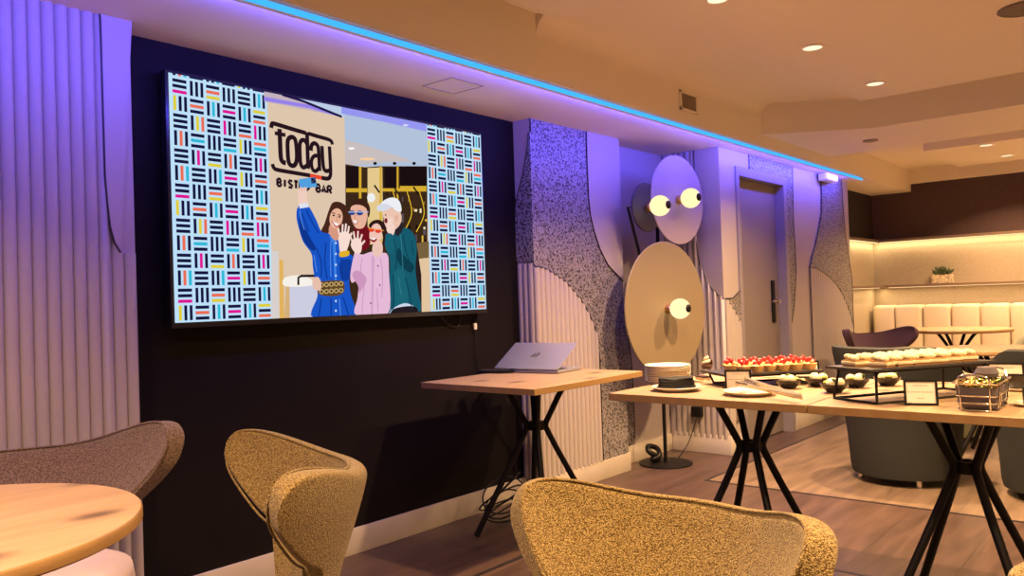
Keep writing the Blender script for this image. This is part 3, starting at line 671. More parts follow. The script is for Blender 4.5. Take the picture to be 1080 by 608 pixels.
shape([(144, 262), (166, 258), (176, 264), (160, 276)], (150, 30, 40), C_, kC); shape([(146, 258), (170, 257), (162, 266)], (250, 240, 240), C_, kC)
for x, y in ((180, 380), (188, 465), (148, 545)): oval(x, y, 4, 5, (150, 110, 140), C_, kC)
shape([(60, 290), (70, 262), (96, 258), (108, 280), (104, 320), (80, 322)], (246, 216, 206), C_, kC)
for a in ((68, 275, 52, 238), (78, 268, 72, 228), (90, 265, 92, 226), (100, 272, 110, 240), (104, 290, 122, 268)): stroke([(a[0], a[1]), (a[2], a[3])], 9, (246, 216, 206), C_, kC, False)
for q in ([(250, 260), (262, 330), (258, 400)], [(290, 240), (300, 300), (318, 360)], [(245, 420), (250, 500), (246, 580)], [(300, 430), (318, 500), (330, 575)], [(330, 270), (335, 330)]): stroke(q, 5, (12, 58, 74), C_, kC)
for q in ([(278, 240), (285, 300), (290, 400)], [(270, 430), (282, 510)]): stroke(q, 4, (54, 128, 144), C_, kC)
for q in ([(110, 345), (104, 400), (120, 440)], [(190, 345), (200, 420), (196, 520)], [(120, 470), (112, 530), (110, 590)], [(175, 480), (180, 580)]): stroke(q, 5, (204, 154, 190), C_, kC)
# hand of the woman in blue
shape([(222, 285), (228, 258), (258, 255), (268, 285), (252, 335), (228, 340)], (248, 220, 210), B_, kB)
for a in ((226, 268, 218, 240), (236, 262, 238, 222), (247, 262, 252, 220), (258, 266, 264, 230), (264, 282, 276, 258)): stroke([(a[0], a[1]), (a[2], a[3])], 8.5, (248, 220, 210), B_, kB, False)
shape([(226, 338), (262, 332), (262, 352), (228, 358)], (226, 178, 40), B_, kB)
scr_o = wpart(tv, scr, 'screen', SC, angle=180)
# reflections of lamps are left to the gloss of the glass; cables hang below
def cable(name, pts, r, label, cat, m_='blackpl', n=6, sm=True):
    q = spline(pts, 8, False) if sm else pts
    o = MB().tube(q, r, n=n).build(name, m_, angle=80); tag(o, label, cat); return o
cable('cable_loop', [at(x, y, 1, YW-.012) for x, y in ((462, 329), (466, 336), (474, 343), (482, 345), (485, 340), (486, 329))], .0035, 'thin black cable loop hanging just under the television', 'cable')
u0 = at(503, 331, 1, YW-.012); u1 = at(501, 346, 1, YW-.012)
uc = thing('hanging_cable', 'black cable with a white plug hanging from the television down to the floor', 'cable', (u0.x, YW-.012, u0.z))
wpart(uc, MB().tube(spline([at(x, y, 1, YW-.012) for x, y in ((504, 326), (503, 334), (501, 341))], 6, False), .004, n=6), 'upper_lead', 'blackpl')
wpart(uc, MB().box(at(501, 344.5, 1, YW-.014), (.022, .012, .034), 0, .002), 'plug', 'whitepl')
wpart(uc, MB().tube(spline([at(x, y, 1, YW-.012) for x, y in ((501, 348), (501.5, 365), (505, 395), (510, 420), (525, 450), (540, 475), (545, 500), (546, 510))], 8, False), .003, n=6), 'lower_lead', 'blackpl')
m = MB()
for i in range(6):
    a0 = random.random()*6; c = Vector((3.16+random.uniform(-.03, .03), 2.80+random.uniform(-.02, .02), 0)); ph = random.random()*3
    rx = random.uniform(.11, .16); ry = random.uniform(.05, .08)
    m.tube([Vector((c.x+rx*math.cos(t), c.y+ry*math.sin(t), .012+i*.012+(.06+.02*i)*(.5+.5*math.sin(t+ph)))) for t in [a0+k*2*PI/28 for k in range(28)]], .0045, closed=True, n=6)
tag(m.build('coiled_cable', 'blackpl', angle=80), 'coil of black cable lying on the floor under the laptop table', 'cable')

# ================================================================== TABLES WITH SPIDER LEGS
TW, TD, TH, TT = .87, .745, .77, .028
def spider_table(name, label, cat, c, w, d, rz=0., group=None, round_=False, rtop=.165, rfoot=.31, th=TH):
    t = thing(name, label, cat, (c[0], c[1], 0), rz, group)
    m = MB()
    if round_: m.lathe([(0, th-TT), (w-.01, th-TT), (w, th-TT+.006), (w, th-.004), (w-.003, th), (0, th)], n=72)
    else: m.box((0, 0, th-TT/2), (w, d, TT), 0, .0015, seg=1)
    top = m.build('tabletop', ['oak', 'oakedge'], t)
    for f in top.data.polygons:
        if abs(f.normal.z) < .6: f.material_index = 1
    zh = .53*th/.77
    m = MB(); m.lathe([(.018, zh-.022), (.040, zh-.020), (.044, zh), (.040, zh+.020), (.018, zh+.022), (.018, zh-.022)], n=20); m.build('hub', 'black', t)
    for k in range(4):
        a = PI/4+k*PI/2; dx, dy = math.cos(a), math.sin(a)
        prof = [(rtop, th-TT), (rtop*.72+.045*.28, zh+.17), (.060, zh+.035), (.048, zh+.008), (.050, zh-.015), (.066, zh-.05), (.12, zh-.16), (rfoot, .006)]
        pts = spline([(r*dx, r*dy, z) for r, z in prof], 4, False)
        MB().tube(pts, .0145, n=10).build('leg', 'black', t)
    m = MB(); m.lathe([(0, th-TT-.006), (rtop+.04, th-TT-.006), (rtop+.04, th-TT), (0, th-TT)], n=24); m.build('mounting_plate', 'black', t)
    return t
spider_table('bistro_table', 'square oak table holding the laptop, in front of the black wall', 'table', (3.052, 2.48), .868, .70, 0, 'spider-legged oak tables')
spider_table('bistro_table', 'oak buffet table nearer the television, with the plate stack on it', 'table', (3.07, 1.381), .868, .78, 0, 'spider-legged oak tables')
spider_table('bistro_table', 'oak buffet table at the right edge, with the wire basket on it', 'table', (3.07, .61), .868, .752, 0, 'spider-legged oak tables')
spider_table('round_table', 'round oak table top in the lower left corner', 'table', (.36, 1.765), .40, 0, 0, None, True)
spider_table('round_table', 'round oak table in front of the cream banquette', 'table', (8.42, 1.72), .47, 0, PI/6, None, True, rtop=.2, rfoot=.3, th=.742)
spider_table('round_table', 'pale oak table among the armchairs behind the wire basket', 'table', (6.12, 1.0), .37, 0, 0, None, True, th=.725)

# ================================================================== CHAIRS
def sm(x, a, b): t = min(1, max(0, (x-a)/(b-a))); return t*t*(3-2*t)
def shell_chair(label, loc, rz, mshell, mseat, crest=.745, ear=.075, R0=.338, PH=76, group=None, name='shell_chair', sz=0., eb=1.):
    """facing local +y; wide winged back narrowing to a waist"""
    t = thing(name, label, 'chair', loc, rz, group)
    Phi = math.radians(PH); NU, NV_ = 68, 12
    def pos(u, v, off=0.):
        q = abs(u); s_ = math.sin(q*PI/2)*.55+q*.45
        tp = crest + ear*(.35*sm(s_, .2, .9)+.65*min(1, s_/.93)**2.6); bt = .36 + eb*(.185*sm(s_, .47, .66) + .055*sm(s_, .64, 1.))
        md = tp*.62+bt*.38; hi = md+(tp-md)*max(0., 1-s_**9)**.5; lo = md+(bt-md)*max(0., 1-s_**5.5)**.5
        z = lo+(hi-lo)*v
        R = R0-.075+.105*sm(z, .36, .82) + off; fl = .035*sm(s_, .6, 1.)*sm(z, .55, .8)
        ph = Phi*s_*(1 if u >= 0 else -1)
        yc = R0-.33
        return Vector(((R+fl)*math.sin(ph), yc-(R+fl*.2)*math.cos(ph), z))
    m = MB(); rows = [[pos(-1+2*i/NU, j/NV_) for i in range(NU+1)] for j in range(NV_+1)]
    m.sheet(rows)
    bmesh.ops.remove_doubles(m.bm, verts=m.bm.verts, dist=.0008)
    o = m.build('backrest', mshell, t, angle=180)
    md = o.modifiers.new('thick', 'SOLIDIFY'); md.thickness = .054; md.offset = 0; md.use_even_offset = False
    sb = o.modifiers.new('round', 'SUBSURF'); sb.levels = 2; sb.render_levels = 2
    ring = [pos(-1+2*i/NU, 1, -.0245) for i in range(NU+1)] + [pos(1-2*i/NU, 0, -.0245) for i in range(1, NU)]
    MB().tube(ring, .0032, closed=True, n=8).build('piping', mshell, t, angle=180)
    m = MB(); m.lathe([(0, .375), (.20, .375), (.262, .385), (.285, .42), (.278, .462), (.235, .482), (.12, .488), (0, .489)], (0, .03, 0), 40, sy=.95); m.build('seat', mseat, t, angle=80).location.z = sz
    for sx in (-1, 1):
        for sy in (-1, 1): MB().tube([(sx*.13, .04+sy*.12, .40), (sx*R0*.40, .06+sy*R0*.30, 0)], [.016, .010], n=10).build('leg', 'black', t)
    return t
def face(dx, dy): return math.atan2(dy, dx)-PI/2
shell_chair('ochre boucle winged chair in the foreground centre, cut by the bottom edge', (1.125, .777, 0), face(math.cos(math.radians(179)), math.sin(math.radians(179))), 'boucle', 'boucle', crest=.735, ear=.06, R0=.280, eb=.5)
shell_chair('ochre boucle winged chair right of the round table, its near wing rimmed with piping', (1.00, 1.84, 0), face(math.cos(math.radians(157)), math.sin(math.radians(157))), 'boucle', 'boucle', sz=-.07)
shell_chair('ochre boucle winged chair barely showing in the lower right corner', (1.36, -.19, 0), face(-.9, -.4), 'boucle', 'boucle', crest=.695)
shell_chair('taupe winged chair with pale pink seat behind the round table', (.745, 2.395, 0), face(-.36, -.93), 'bouclegrey', 'pink', crest=.75, ear=.095, R0=.36)
shell_chair('dark mauve winged chair in front of the cream banquette', (7.35, 2.0, 0), face(math.cos(math.radians(235)), math.sin(math.radians(235))), 'mauve', 'mauve', R0=.315)
shell_chair('dark mauve chair cut by the right edge, beyond the sage armchair', (8.42, .82, 0), face(.1, .99), 'mauve', 'mauve')

def tub_chair(label, loc, rz, mo, mseat, rb=.30, rt=.39, zt=.80, group=None):
    t = thing('tub_armchair', label, 'armchair', loc, rz, group)
    N = 56; inner = lambda z: .085
    def R(z): return rb+(rt-rb)*max(0, (z-.04)/(zt-.04))**1.6
    def top(a):   # a=0 at the back (-y)
        q = abs(a)/PI; return zt-.20*sm(q, .3, .62)-.14*sm(q, .68, .8)
    rows = []; zs = [0, .06, .3, .55, .8, .95, 1.]
    m = MB(); outer = []; inn = []
    for f_ in zs:
        row = []
        for k in range(N+1):
            a = -PI+2*PI*k/N; z = .045+(top(a)-.045)*f_; r = R(z)*(.975 if f_ == 0 else 1.)*(.985 if f_ == 1 else 1)
            row.append(Vector((r*math.sin(a), -r*math.cos(a), z)))
        rows.append(row)
    for d_, f_ in ((.03, 1.012), (.06, 1.), (.075, .9)):
        row = []
        for k in range(N+1):
            a = -PI+2*PI*k/N; z = max(.42, top(a)*f_); r = R(top(a))-d_
            row.append(Vector((r*math.sin(a), -r*math.cos(a), z)))
        rows.append(row)
    rows.append([Vector((.22*math.sin(-PI+2*PI*k/N), -.22*math.cos(-PI+2*PI*k/N), .40)) for k in range(N+1)])
    m.sheet(rows); bmesh.ops.remove_doubles(m.bm, verts=m.bm.verts, dist=.0005)
    m.build('shell', mo, t, angle=70)
    m = MB(); m.lathe([(0, .38), (.24, .38), (.29, .40), (.295, .44), (.26, .475), (.1, .485), (0, .486)], (0, .02, 0), 36); m.build('seat', mseat, t, angle=70)
    for k in range(4):
        a = PI/4+k*PI/2; MB().lathe([(0, 0), (.016, 0), (.018, .012), (.014, .045), (0, .045)], ((rb-.05)*math.cos(a), (rb-.05)*math.sin(a), 0), 14).build('glide', 'chrome', t)
    return t
tub_chair('dark grey-teal tub armchair whose base shows under the middle of the buffet', (5.18, 1.36, 0), face(.97, -.25), 'teal', 'sage')
tub_chair('dark grey tub armchair behind the right buffet legs, cut by the right edge', (5.15, .55, 0), face(.9, .4), 'teal', 'sage')
tub_chair('sage green tub armchair facing the pale oak table', (7.06, .68, 0), face(-1, .1), 'sage', 'cream', rb=.33, rt=.43, zt=.745)
tub_chair('sage green tub armchair with cream seat beyond the pale oak table', (6.70, 1.52, 0), face(-.2, -1), 'sage', 'cream', zt=.66)

# ================================================================== BANQUETTE, SHELVES
root = thing('banquette', 'long cream channel-tufted banquette against the back wall', 'banquette', (9.2, .5, 0))
m = MB(); m.lo_hi((8.95, FY0+.02, 0), (XL-.01, 2.66, .34)); wpart(root, m, 'plinth', 'ledge')
ys = [2.70, 2.475, 2.20, 1.93, 1.665, 1.405]
while ys[-1] > -2.2: ys.append(ys[-1]-.265)
for ya, yb in zip(ys, ys[1:]):
    m = MB(); m.lo_hi((9.24, yb+.002, .42), (XL-.02, ya-.002, .955), .035); wpart(root, m, 'back_channel', 'leather', angle=80)
m = MB(); m.lo_hi((8.88, ys[-1], .34), (9.36, 2.66, .47), .04); wpart(root, m, 'seat_cushion', 'leather', angle=80)
# upper light ledge and lower shelf
def ledge(name, z, d, th, label, led, m_='ledge', dd=.012):
    t = thing(name, label, 'shelf', (XL, 2.0, z))
    m = MB(); m.lo_hi((XL-d, FY0, z), (XL, YN, z+th)); m.lo_hi((8.06, YN-d, z), (XL-d, YN, z+th)); wpart(t, m, 'board', m_)
    e = .012 if dd < .05 else .006; m = MB(); m.lo_hi((XL-d+dd, FY0, z-e), (XL-d+dd+.022, YN-d, z-.0005)); m.lo_hi((8.06, YN-d+dd, z-e), (XL-d, YN-d+dd+.022, z-.0005)); wpart(t, m, 'light_strip', led)
    return t
ledge('light_ledge', 1.655, .085, .028, 'narrow dark ledge with a warm light strip under it, high on the back wall', 'warmled')
ledge('wall_shelf', 1.150, .17, .024, 'dark wall shelf above the banquette carrying the planter', 'warmled', dd=.07)
# planter
pl = thing('potted_succulent', 'green succulent in a pale stone trough on the wall shelf', 'plant', (9.43, 2.03, 1.174), 0)
m = MB(); m.prism([(-.05, -.10, 0), (.05, -.10, 0), (.05, .10, 0), (-.05, .10, 0)], (0, 0, .095)); bmesh.ops.bevel(m.bm, geom=list(m.bm.edges), offset=.006, segments=2, affect='EDGES'); m.build('pot', 'pot', pl)
m = MB()
for i in range(60):
    a = random.random()*2*PI; e = random.uniform(.25, 1.3); L = random.uniform(.06, .11); b = Vector((random.uniform(-.03, .03), random.uniform(-.065, .065), .095))
    d = Vector((math.cos(a)*math.cos(e)*.7, math.sin(a)*math.cos(e), math.sin(e)))
    m.tube([b, b+d*L*.5, b+d*L], [.006, .011, .001], n=5)
m.build('leaves', 'plantgreen', pl)

# ================================================================== FLOOR LAMP
lb = Vector((4.80, 2.775, 0))
lamp = thing('floor_lamp', 'tall floor lamp with three round discs and glowing globe bulbs', 'lamp', lb)
wpart(lamp, MB().lathe([(0, 0), (.178, 0), (.18, .004), (.178, .010), (.02, .014), (0, .014)], lb, 48), 'base', 'black')
wpart(lamp, MB().tube([lb+Vector((0, 0, .01)), lb+Vector((0, 0, 1.86))], .0125, n=12), 'pole', 'black')
nd = Vector((-.10, -1, 0)).normalized()
def disc(c, r, md_, mname):
    d = wpart(lamp, MB().lathe([(0, -.006), (r-.004, -.006), (r, -.003), (r, .003), (r-.004, .006), (0, .006)], c, 72, nd), 'lamp_disc', md_, label=mname, angle=30)
    wpart_(d, MB().lathe([(0, .004), (.030, .004), (.030, .040), (.022, .046), (0, .046)], c, 24, nd), 'socket', 'brass')
    b = wpart_(d, MB().ball(c+nd*.106, .067, n=28), 'bulb', 'bulb')
    wpart_(d, MB().lathe([(0, .0), (.026, 0), (.026, .006), (.018, .011), (0, .012)], c+nd*.168, 18, nd), 'cap', 'black')
    return d
def wpart_(part, mb, name, m_):
    R = Matrix.Translation(lamp.location).inverted(); bmesh.ops.transform(mb.bm, matrix=R, verts=mb.bm.verts); return mb.build(name, m_, part, angle=60)
def scl(px, py, y): return at(px, py, 1, y)
cb = scl(703, 326, 2.655); ct = scl(714.5, 211, 2.66); cs = scl(682, 219, 2.70)
disc(cb, .445, 'discbig', 'large beige disc'); disc(ct, .305, 'disctop', 'pale pink disc'); disc(cs, .16, 'discsm', 'small dark mauve disc')
m = MB(); m.tube([cb-nd*.006, Vector((cb.x, 2.75, cb.z)), Vector((lb.x, lb.y, cb.z))], .010); m.tube([ct-nd*.006, Vector((ct.x, 2.75, ct.z)), Vector((lb.x, lb.y, ct.z))], .010)
m.tube([Vector((lb.x, lb.y, 1.20)), Vector((4.50, 2.74, 1.42)), Vector((4.37, 2.735, 1.72)), cs-nd*.006], .011); wpart(lamp, m, 'arm', 'black')
m = MB(); m.tube(spline([(4.76, 2.80, .05), (4.70, 2.84, .09), (4.74, 2.87, .12), (4.80, 2.84, .10), (4.76, 2.80, .06), (4.72, 2.83, .04), (4.78, 2.86, .035), (4.83, 2.84, .03)], 6, False), .018, n=8); wpart(lamp, m, 'cord_bundle', 'blackpl', angle=80)
# outlet with black adapter and its lead
px_ = at(737, 434, 0, xs-.02); t = thing('power_adapter', 'black plug adapter in the fluted wall with a thin lead to the floor lamp', 'adapter', px_)
wpart(t, MB().box((xs-.045, px_.y, px_.z), (.05, .075, .075), 0, .004), 'body', 'blackpl')
wpart(t, MB().tube(spline([(xs-.06, px_.y, px_.z-.037), (xs-.07, px_.y+.02, px_.z-.12), (5.12, 2.78, .08), (5.02, 2.79, .012), (4.98, 2.79, .006)], 8, False), .0035, n=6), 'lead', 'blackpl')
q = at(778.5, 435, 1, YD-.02); m = MB(); m.box((q.x, YD-.024, q.z), (.072, .010, .115), 0, .003); t = m.build('wall_outlet', 'steel'); tag(t, 'grey wall outlet on the fluted strip left of the door', 'outlet')
for dz in (-.025, .025): MB().box((q.x, YD-.0295, q.z+dz), (.03, .004, .03), 0, .001).build('socket', 'blackpl', t)

# ================================================================== LAPTOP ETC
LP = Vector((3.175, 2.64, TH)); LZ = math.radians(7)
lap = thing('laptop', 'half-open silver laptop on the bistro table by the black wall', 'laptop', LP, LZ)
LW, LDp = .39, .245
MB().box((LDp/2, 0, .009), (LDp, LW, .014), 0, .004).build('base', 'silver', lap)
m = MB()
for i in range(5):
    for j in range(13): m.box((.045+i*.021, -.165+j*.0275, .0165), (.017, .022, .002))
m.build('keyboard', 'blackpl', lap)
MB().box((.195, 0, .0162), (.07, .12, .001)).build('touchpad', 'silver', lap)
la = math.radians(29)
m = MB(); m.box((.125, 0, .004), (.25, LW, .007), 0, .003)
bmesh.ops.rotate(m.bm, cent=(0, 0, 0), matrix=Matrix.Rotation(-la, 3, 'Y'), verts=m.bm.verts); bmesh.ops.translate(m.bm, vec=(0, 0, .017), verts=m.bm.verts)
lid = m.build('lid', 'silver', lap)
m = MB(); m.box((.125, 0, .0001), (.235, LW-.02, .0006)); bmesh.ops.rotate(m.bm, cent=(0, 0, 0), matrix=Matrix.Rotation(-la, 3, 'Y'), verts=m.bm.verts); bmesh.ops.translate(m.bm, vec=(0, 0, .0168), verts=m.bm.verts); m.build('display', 'bezel', lid)
m = MB()   # round maker's mark of slanted strokes
for pts in ([(.108, .022), (.146, .006)], [(.108, .012), (.128, .004)], [(.120, -.002), (.150, -.014)], [(.104, -.006), (.140, -.022)]):
    m.tube([(x, y, .0082) for x, y in pts], .0018, n=6)
bmesh.ops.rotate(m.bm, cent=(0, 0, 0), matrix=Matrix.Rotation(-la, 3, 'Y'), verts=m.bm.verts); bmesh.ops.translate(m.bm, vec=(0, 0, .017), verts=m.bm.verts); m.build('logo', 'blackpl', lid)
rc_ = at(526, 393.5, 2, TH); t = thing('remote_control', 'black remote control lying left of the laptop', 'remote', (rc_.x-.02, rc_.y-.0, TH), math.radians(-62))
MB().box((0, 0, .009), (.19, .045, .018), 0, .006).build('body', 'blackpl', t)
m = MB()
for i in range(7):
    for j in range(3): m.box((-.07+i*.022, -.012+j*.012, .0185), (.008, .007, .002))
m.build('buttons', 'liner', t)

# ================================================================== BUFFET
# stack of plates
pc = Vector((3.045, 1.735, TH)); NP = 9
prof = [(0, .002), (.055, .002), (.057, 0), (.062, 0), (.063, .003), (.085, .008), (.0975, .0155), (.0985, .017), (.097, .018), (.083, .011), (.06, .006), (0, .005)]
def plate(loc, label, group, s_=1.):
    m = MB(); m.lathe([(r*s_, z*s_) for r, z in prof], n=40); o = m.build('plate', 'plate', angle=60); o.location = loc; return tag(o, label, 'plate', group)
p0 = plate(pc, 'cream plate at the bottom of the tall plate stack', 'stacked cream plates')
nm = ['second', 'third', 'fourth', 'fifth', 'sixth', 'seventh', 'eighth']
for i in range(1, NP):
    o = p0.copy(); COL.objects.link(o); o.location = pc+Vector((random.uniform(-.0015, .0015), random.uniform(-.0015, .0015), i*.0078))
    o['label'] = ('cream plate, %s from the bottom of the tall stack' % nm[i-1]) if i < NP-1 else 'topmost cream plate of the tall plate stack'
np_ = at(713.5, 409.5, 2, TH+.01); np_.z = TH
plate(np_, 'cream plate under the folded black napkins', None, 1.0)
t = thing('napkin_pile', 'folded black napkins lying on a cream plate', 'napkins', np_+Vector((0, 0, .009)), math.radians(-62))
for i in range(4):
    m = MB(); m.box((0, 0, .006+i*.0085), (.145-.004*i, .100-.003*i, .0078), random.uniform(-.12, .12), .003)
    m.build('napkin', 'napkin', t)
m = MB(); m.sheet([[Vector((x, y, .041+.010*max(0, x/.08)**2*(1+.5*math.sin(y*50))+.003*math.sin(x*60+y*30))) for x in [-.066+.0132*k for k in range(11)]] for y in [-.044+.011*k for k in range(9)]])
o = m.build('folded_flap', 'napkin', t); md = o.modifiers.new('thick', 'SOLIDIFY'); md.thickness = .006; md.offset = -1
tp = at(790, 414.5, 2, TH+.008); tp.z = TH
plate(tp, 'cream plate with shiny tongs at the front edge of the buffet', None, .98)
# tongs
a = at(781, 405, 2, TH+.035); b = at(846, 420, 2, TH+.02)
t = thing('serving_tongs', 'shiny serving tongs lying across the cream plate', 'tongs', (a+b)/2)
dv = (b-a).normalized(); pv = Vector((-dv.y, dv.x, 0)).normalized()
for s_, zz in ((-1, 0), (1, .012)):
    m = MB(); L = (b-a).length
    pts = [a+dv*(L*k/12)+pv*s_*.022*(1-k/12)**.6+Vector((0, 0, zz*(1-k/12))) for k in range(13)]
    lo = [p+Vector((0, 0, -.003)) for p in pts]; w = [.014-.004*math.sin(PI*k/12) for k in range(13)]
    m.sheet([[p+Vector((0, 0, w_)) for p, w_ in zip(pts, w)], [p-Vector((0, 0, w_*.4)) for p, w_ in zip(pts, w)]])
    o = wpart(t, m, 'arm', 'champagne', angle=60); md = o.modifiers.new('thick', 'SOLIDIFY'); md.thickness = .003
m = MB()
for k in range(7):
    p = a+dv*(.004+.011*k)+Vector((0, 0, .008)); m.tube([p-pv*.022, p+pv*.022], .0045, n=6)
wpart(t, m, 'grip_ribs', 'liner')

# risers
def riser(label, F, Lc, Rc, z, inset, foot, th=.008, splay=.012):
    """slate board on a wire frame: F front-left corner, Lc back-left, Rc front-right"""
    F, Lc, Rc = Vector(F), Vector(Lc), Vector(Rc); ex = (Rc-F); ey = (Lc-F)
    c = F+ex/2+ey/2; t = thing('display_riser', label, 'display stand', (c.x, c.y, TH), 0, 'black slate risers')
    m = MB(); m.prism([Vector((p.x, p.y, z-th)) for p in (F, Rc, Rc+ey, Lc)], (0, 0, th)); wpart(t, m, 'slate_board', 'slate')
    ux = ex.normalized(); uy = ey.normalized(); lx = ex.length; ly = ey.length
    C4 = [F+ux*inset+uy*.02, F+ux*(lx-inset)+uy*.02, F+ux*(lx-inset)+uy*(ly-.02), F+ux*inset+uy*(ly-.02)]
    m = MB(); r = .0045
    top = [Vector((p.x, p.y, z-th-r)) for p in C4]; bot = []
    for p, (sx, sy) in zip(C4, ((1, 1), (-1, 1), (-1, -1), (1, -1))): q = p+ux*sx*splay+uy*sy*splay; bot.append(Vector((q.x, q.y, TH+r)))
    for A in (top, bot):
        for k in range(4): m.tube([A[k], A[(k+1) % 4]], r, n=6)
    for A, B in zip(top, bot): m.tube([A, B], r, n=6)
    wpart(t, m, 'wire_frame', 'black'); return t, ux, uy, lx, ly
F1, L1, R1 = (2.953, 1.425, 0), (3.087, 1.603, 0), (3.261, 1.146, 0)
Z1 = .826; Z2 = .886
F2, L2, R2 = (2.71, .803, 0), (2.799, .979, 0), (3.184, .528, 0)
_, ux1, uy1, lx1, ly1 = riser('low black slate riser holding the strawberry tarts', F1, L1, R1, Z1, .03, None)
_, ux2, uy2, lx2, ly2 = riser('taller black slate riser holding the layered cake squares', F2, L2, R2, Z2, .04, None, splay=-.014)
# strawberry tarts
def tart(seed):
    rnd = random.Random(seed); t = thing('strawberry_tart', '', 'tart', (0, 0, 0), 0, 'strawberry tarts on the low riser')
    MB().lathe([(0, 0), (.019, 0), (.026, .024), (.0275, .026), (.025, .027), (.022, .022), (0, .021)], n=20).build('crust', 'tart', t)
    MB().lathe([(.0245, .022), (.018, .029), (0, .031)], n=18).build('custard', 'custard', t)
    for k in range(3):
        a = k*PI*2/3+rnd.random(); MB().ball((.012*math.cos(a), .012*math.sin(a), .034+.005*k), .0092, (1, 1, 1.15), 10).build('berry', 'berry', t)
    MB().ball((.010, -.012, .037), .0085, (1, 1, .8), 8).build('cream_dot', 'creamtop', t)
    return t
proto = tart(1); k = 0
rows = [(.042, 6, .10), (.105, 6, .075), (.168, 6, .10)]
names = ['near the front edge of the low riser', 'along the middle of the low riser', 'along the back of the low riser']
ordn = ['first', 'second', 'third', 'fourth', 'fifth', 'sixth', 'seventh', 'eighth', 'ninth']
F1v = Vector(F1)
for r, (oy, n, ox) in enumerate(rows):
    for i in range(n):
        p = F1v+ux1*(ox+i*(lx1-ox-.035)/(n-1))+uy1*(oy+random.uniform(-.004, .004)); p.z = Z1
        lb_ = 'red strawberry tart, %s from the left %s' % (ordn[i], names[r])
        if k == 0: proto.location = p; proto['label'] = lb_
        else: dup(proto, p, random.random()*6, lb_)
        k += 1
# single cream swirl at the left end of riser
p = at(745.5, 389, 2, Z1); t = thing('profiterole', 'cream puff with chocolate at the left end of the low riser', 'pastry', (p.x, p.y, Z1))
MB().lathe([(0, 0), (.020, 0), (.024, .010), (.020, .018), (0, .019)], n=18).build('base', 'choc', t)
m = MB(); m.tube(spline([(.014*(1-k/16)*math.cos(k*.9), .014*(1-k/16)*math.sin(k*.9), .020+.0022*k) for k in range(15)], 3, False), .008, n=8); m.build('cream_swirl', 'creamtop', t, angle=80)
m = MB(); m.box((.016, -.010, .026), (.004, .018, .024), .6, .001); m.build('chocolate_shard', 'choc', t)
# layered cake squares
def cake():
    t = thing('layer_cake_square', '', 'cake', (0, 0, 0), 0, 'layered cake squares on the tall riser'); w = .060
    for z0_, h_, mt, nm_, e in ((0, .007, 'sponge', 'sponge_layer', 0), (.007, .010, 'creamtop', 'cream_layer', .003), (.017, .0045, 'sponge', 'sponge_layer', 0)):
        MB().box((0, 0, z0_+h_/2), (w+e*2, w+e*2, h_), 0, .0015).build(nm_, mt, t)
    m = MB()
    for i in range(3):
        for j in range(3): m.ball(((i-1)*.0185+.003*math.sin(5*i+j), (j-1)*.0185, .0265+.003*((i*2+j) % 3)), .0135, (1, 1, .72), 9)
    m.build('cream_topping', 'creamtop', t); return t
proto = cake(); F2v = Vector(F2); k = 0
for r, oy in enumerate((.055, .135)):
    for i in range(6):
        p = F2v+ux2*(.105-.035*r+i*.0725)+uy2*(oy+random.uniform(-.004, .004)); p.z = Z2
        lb_ = 'cream cake square, %s from the left in the %s row on the tall riser' % (ordn[i], ('front', 'back')[r])
        rz = math.atan2(ux2.y, ux2.x)+random.uniform(-.3, .3)
        if k == 0: proto.location = p; proto.rotation_euler = (0, 0, rz); proto['label'] = lb_
        else: dup(proto, p, rz, lb_)
        k += 1
# bowls of mousse
def mbowl():
    t = thing('dessert_bowl', '', 'bowl', (0, 0, 0), 0, 'black dessert bowls with mousse scoops')
    MB().lathe([(0, 0), (.024, 0), (.027, .004), (.045, .022), (.050, .034), (.0475, .034), (.042, .022), (.026, .010), (0, .009)], n=32).build('bowl', 'bowl', t)
    for x, y, z in ((-.018, .006, .036), (.014, .014, .034), (.006, -.018, .034)): MB().ball((x, y, z), .0185, (1, 1, .95), 14).build('scoop', 'mousse', t)
    m = MB(); m.ball((.028, -.004, .038), .010, (1, 1.3, .7), 8); m.build('garnish', 'lime', t)
    m = MB(); m.tube([(-.002, .028, .036), (.008, .034, .050), (.02, .034, .054)], [.003, .006, .001], n=6); m.build('leaf', 'leaf', t); return t
bows = [(880, 414.5, 'black bowl of mousse scoops at the left foot of the tall riser'), (903, 409, 'black bowl of mousse scoops under the front of the tall riser'), (936, 407, 'black bowl of mousse scoops under the middle of the tall riser'),
        (863, 408, 'black bowl of mousse scoops just right of the strawberry tarts'), (832, 410, 'black bowl of mousse scoops behind the tong ends')]
proto = mbowl()
for i, (x, y, lb_) in enumerate(bows):
    p = at(x, y, 2, TH)
    proto.scale = (1.0, 1.0, 1.0)
    if i == 0: proto.location = p; proto['label'] = lb_; proto.rotation_euler = (0, 0, 2.2)
    else: dup(proto, p, 2.2+i*.8, lb_)
# chocolate slices on little plates under the low riser
def slice_():
    t = thing('chocolate_slice', '', 'cake', (0, 0, 0), 0, 'chocolate slices beneath the low riser')
    MB().box((0, 0, .003), (.085, .06, .006), 0, .002).build('paper_tray', 'plate', t); MB().box((0, 0, .012), (.065, .04, .012), 0, .002).build('cream_layer', 'creamtop', t); MB().box((0, 0, .021), (.066, .041, .006), 0, .002).build('chocolate_top', 'choc', t); return t
proto = slice_()
for i, (x, y, lb_) in enumerate([(742, 402.5, 'chocolate slice at the left end beneath the low riser'), (810, 398, 'chocolate slice beneath the middle of the low riser'), (826, 396, 'chocolate slice beneath the right end of the low riser')]):
    p = at(x, y, 2, TH); rz = 1.1
    if i == 0: proto.location = p; proto.rotation_euler = (0, 0, rz); proto['label'] = lb_
    else: dup(proto, p, rz, lb_)
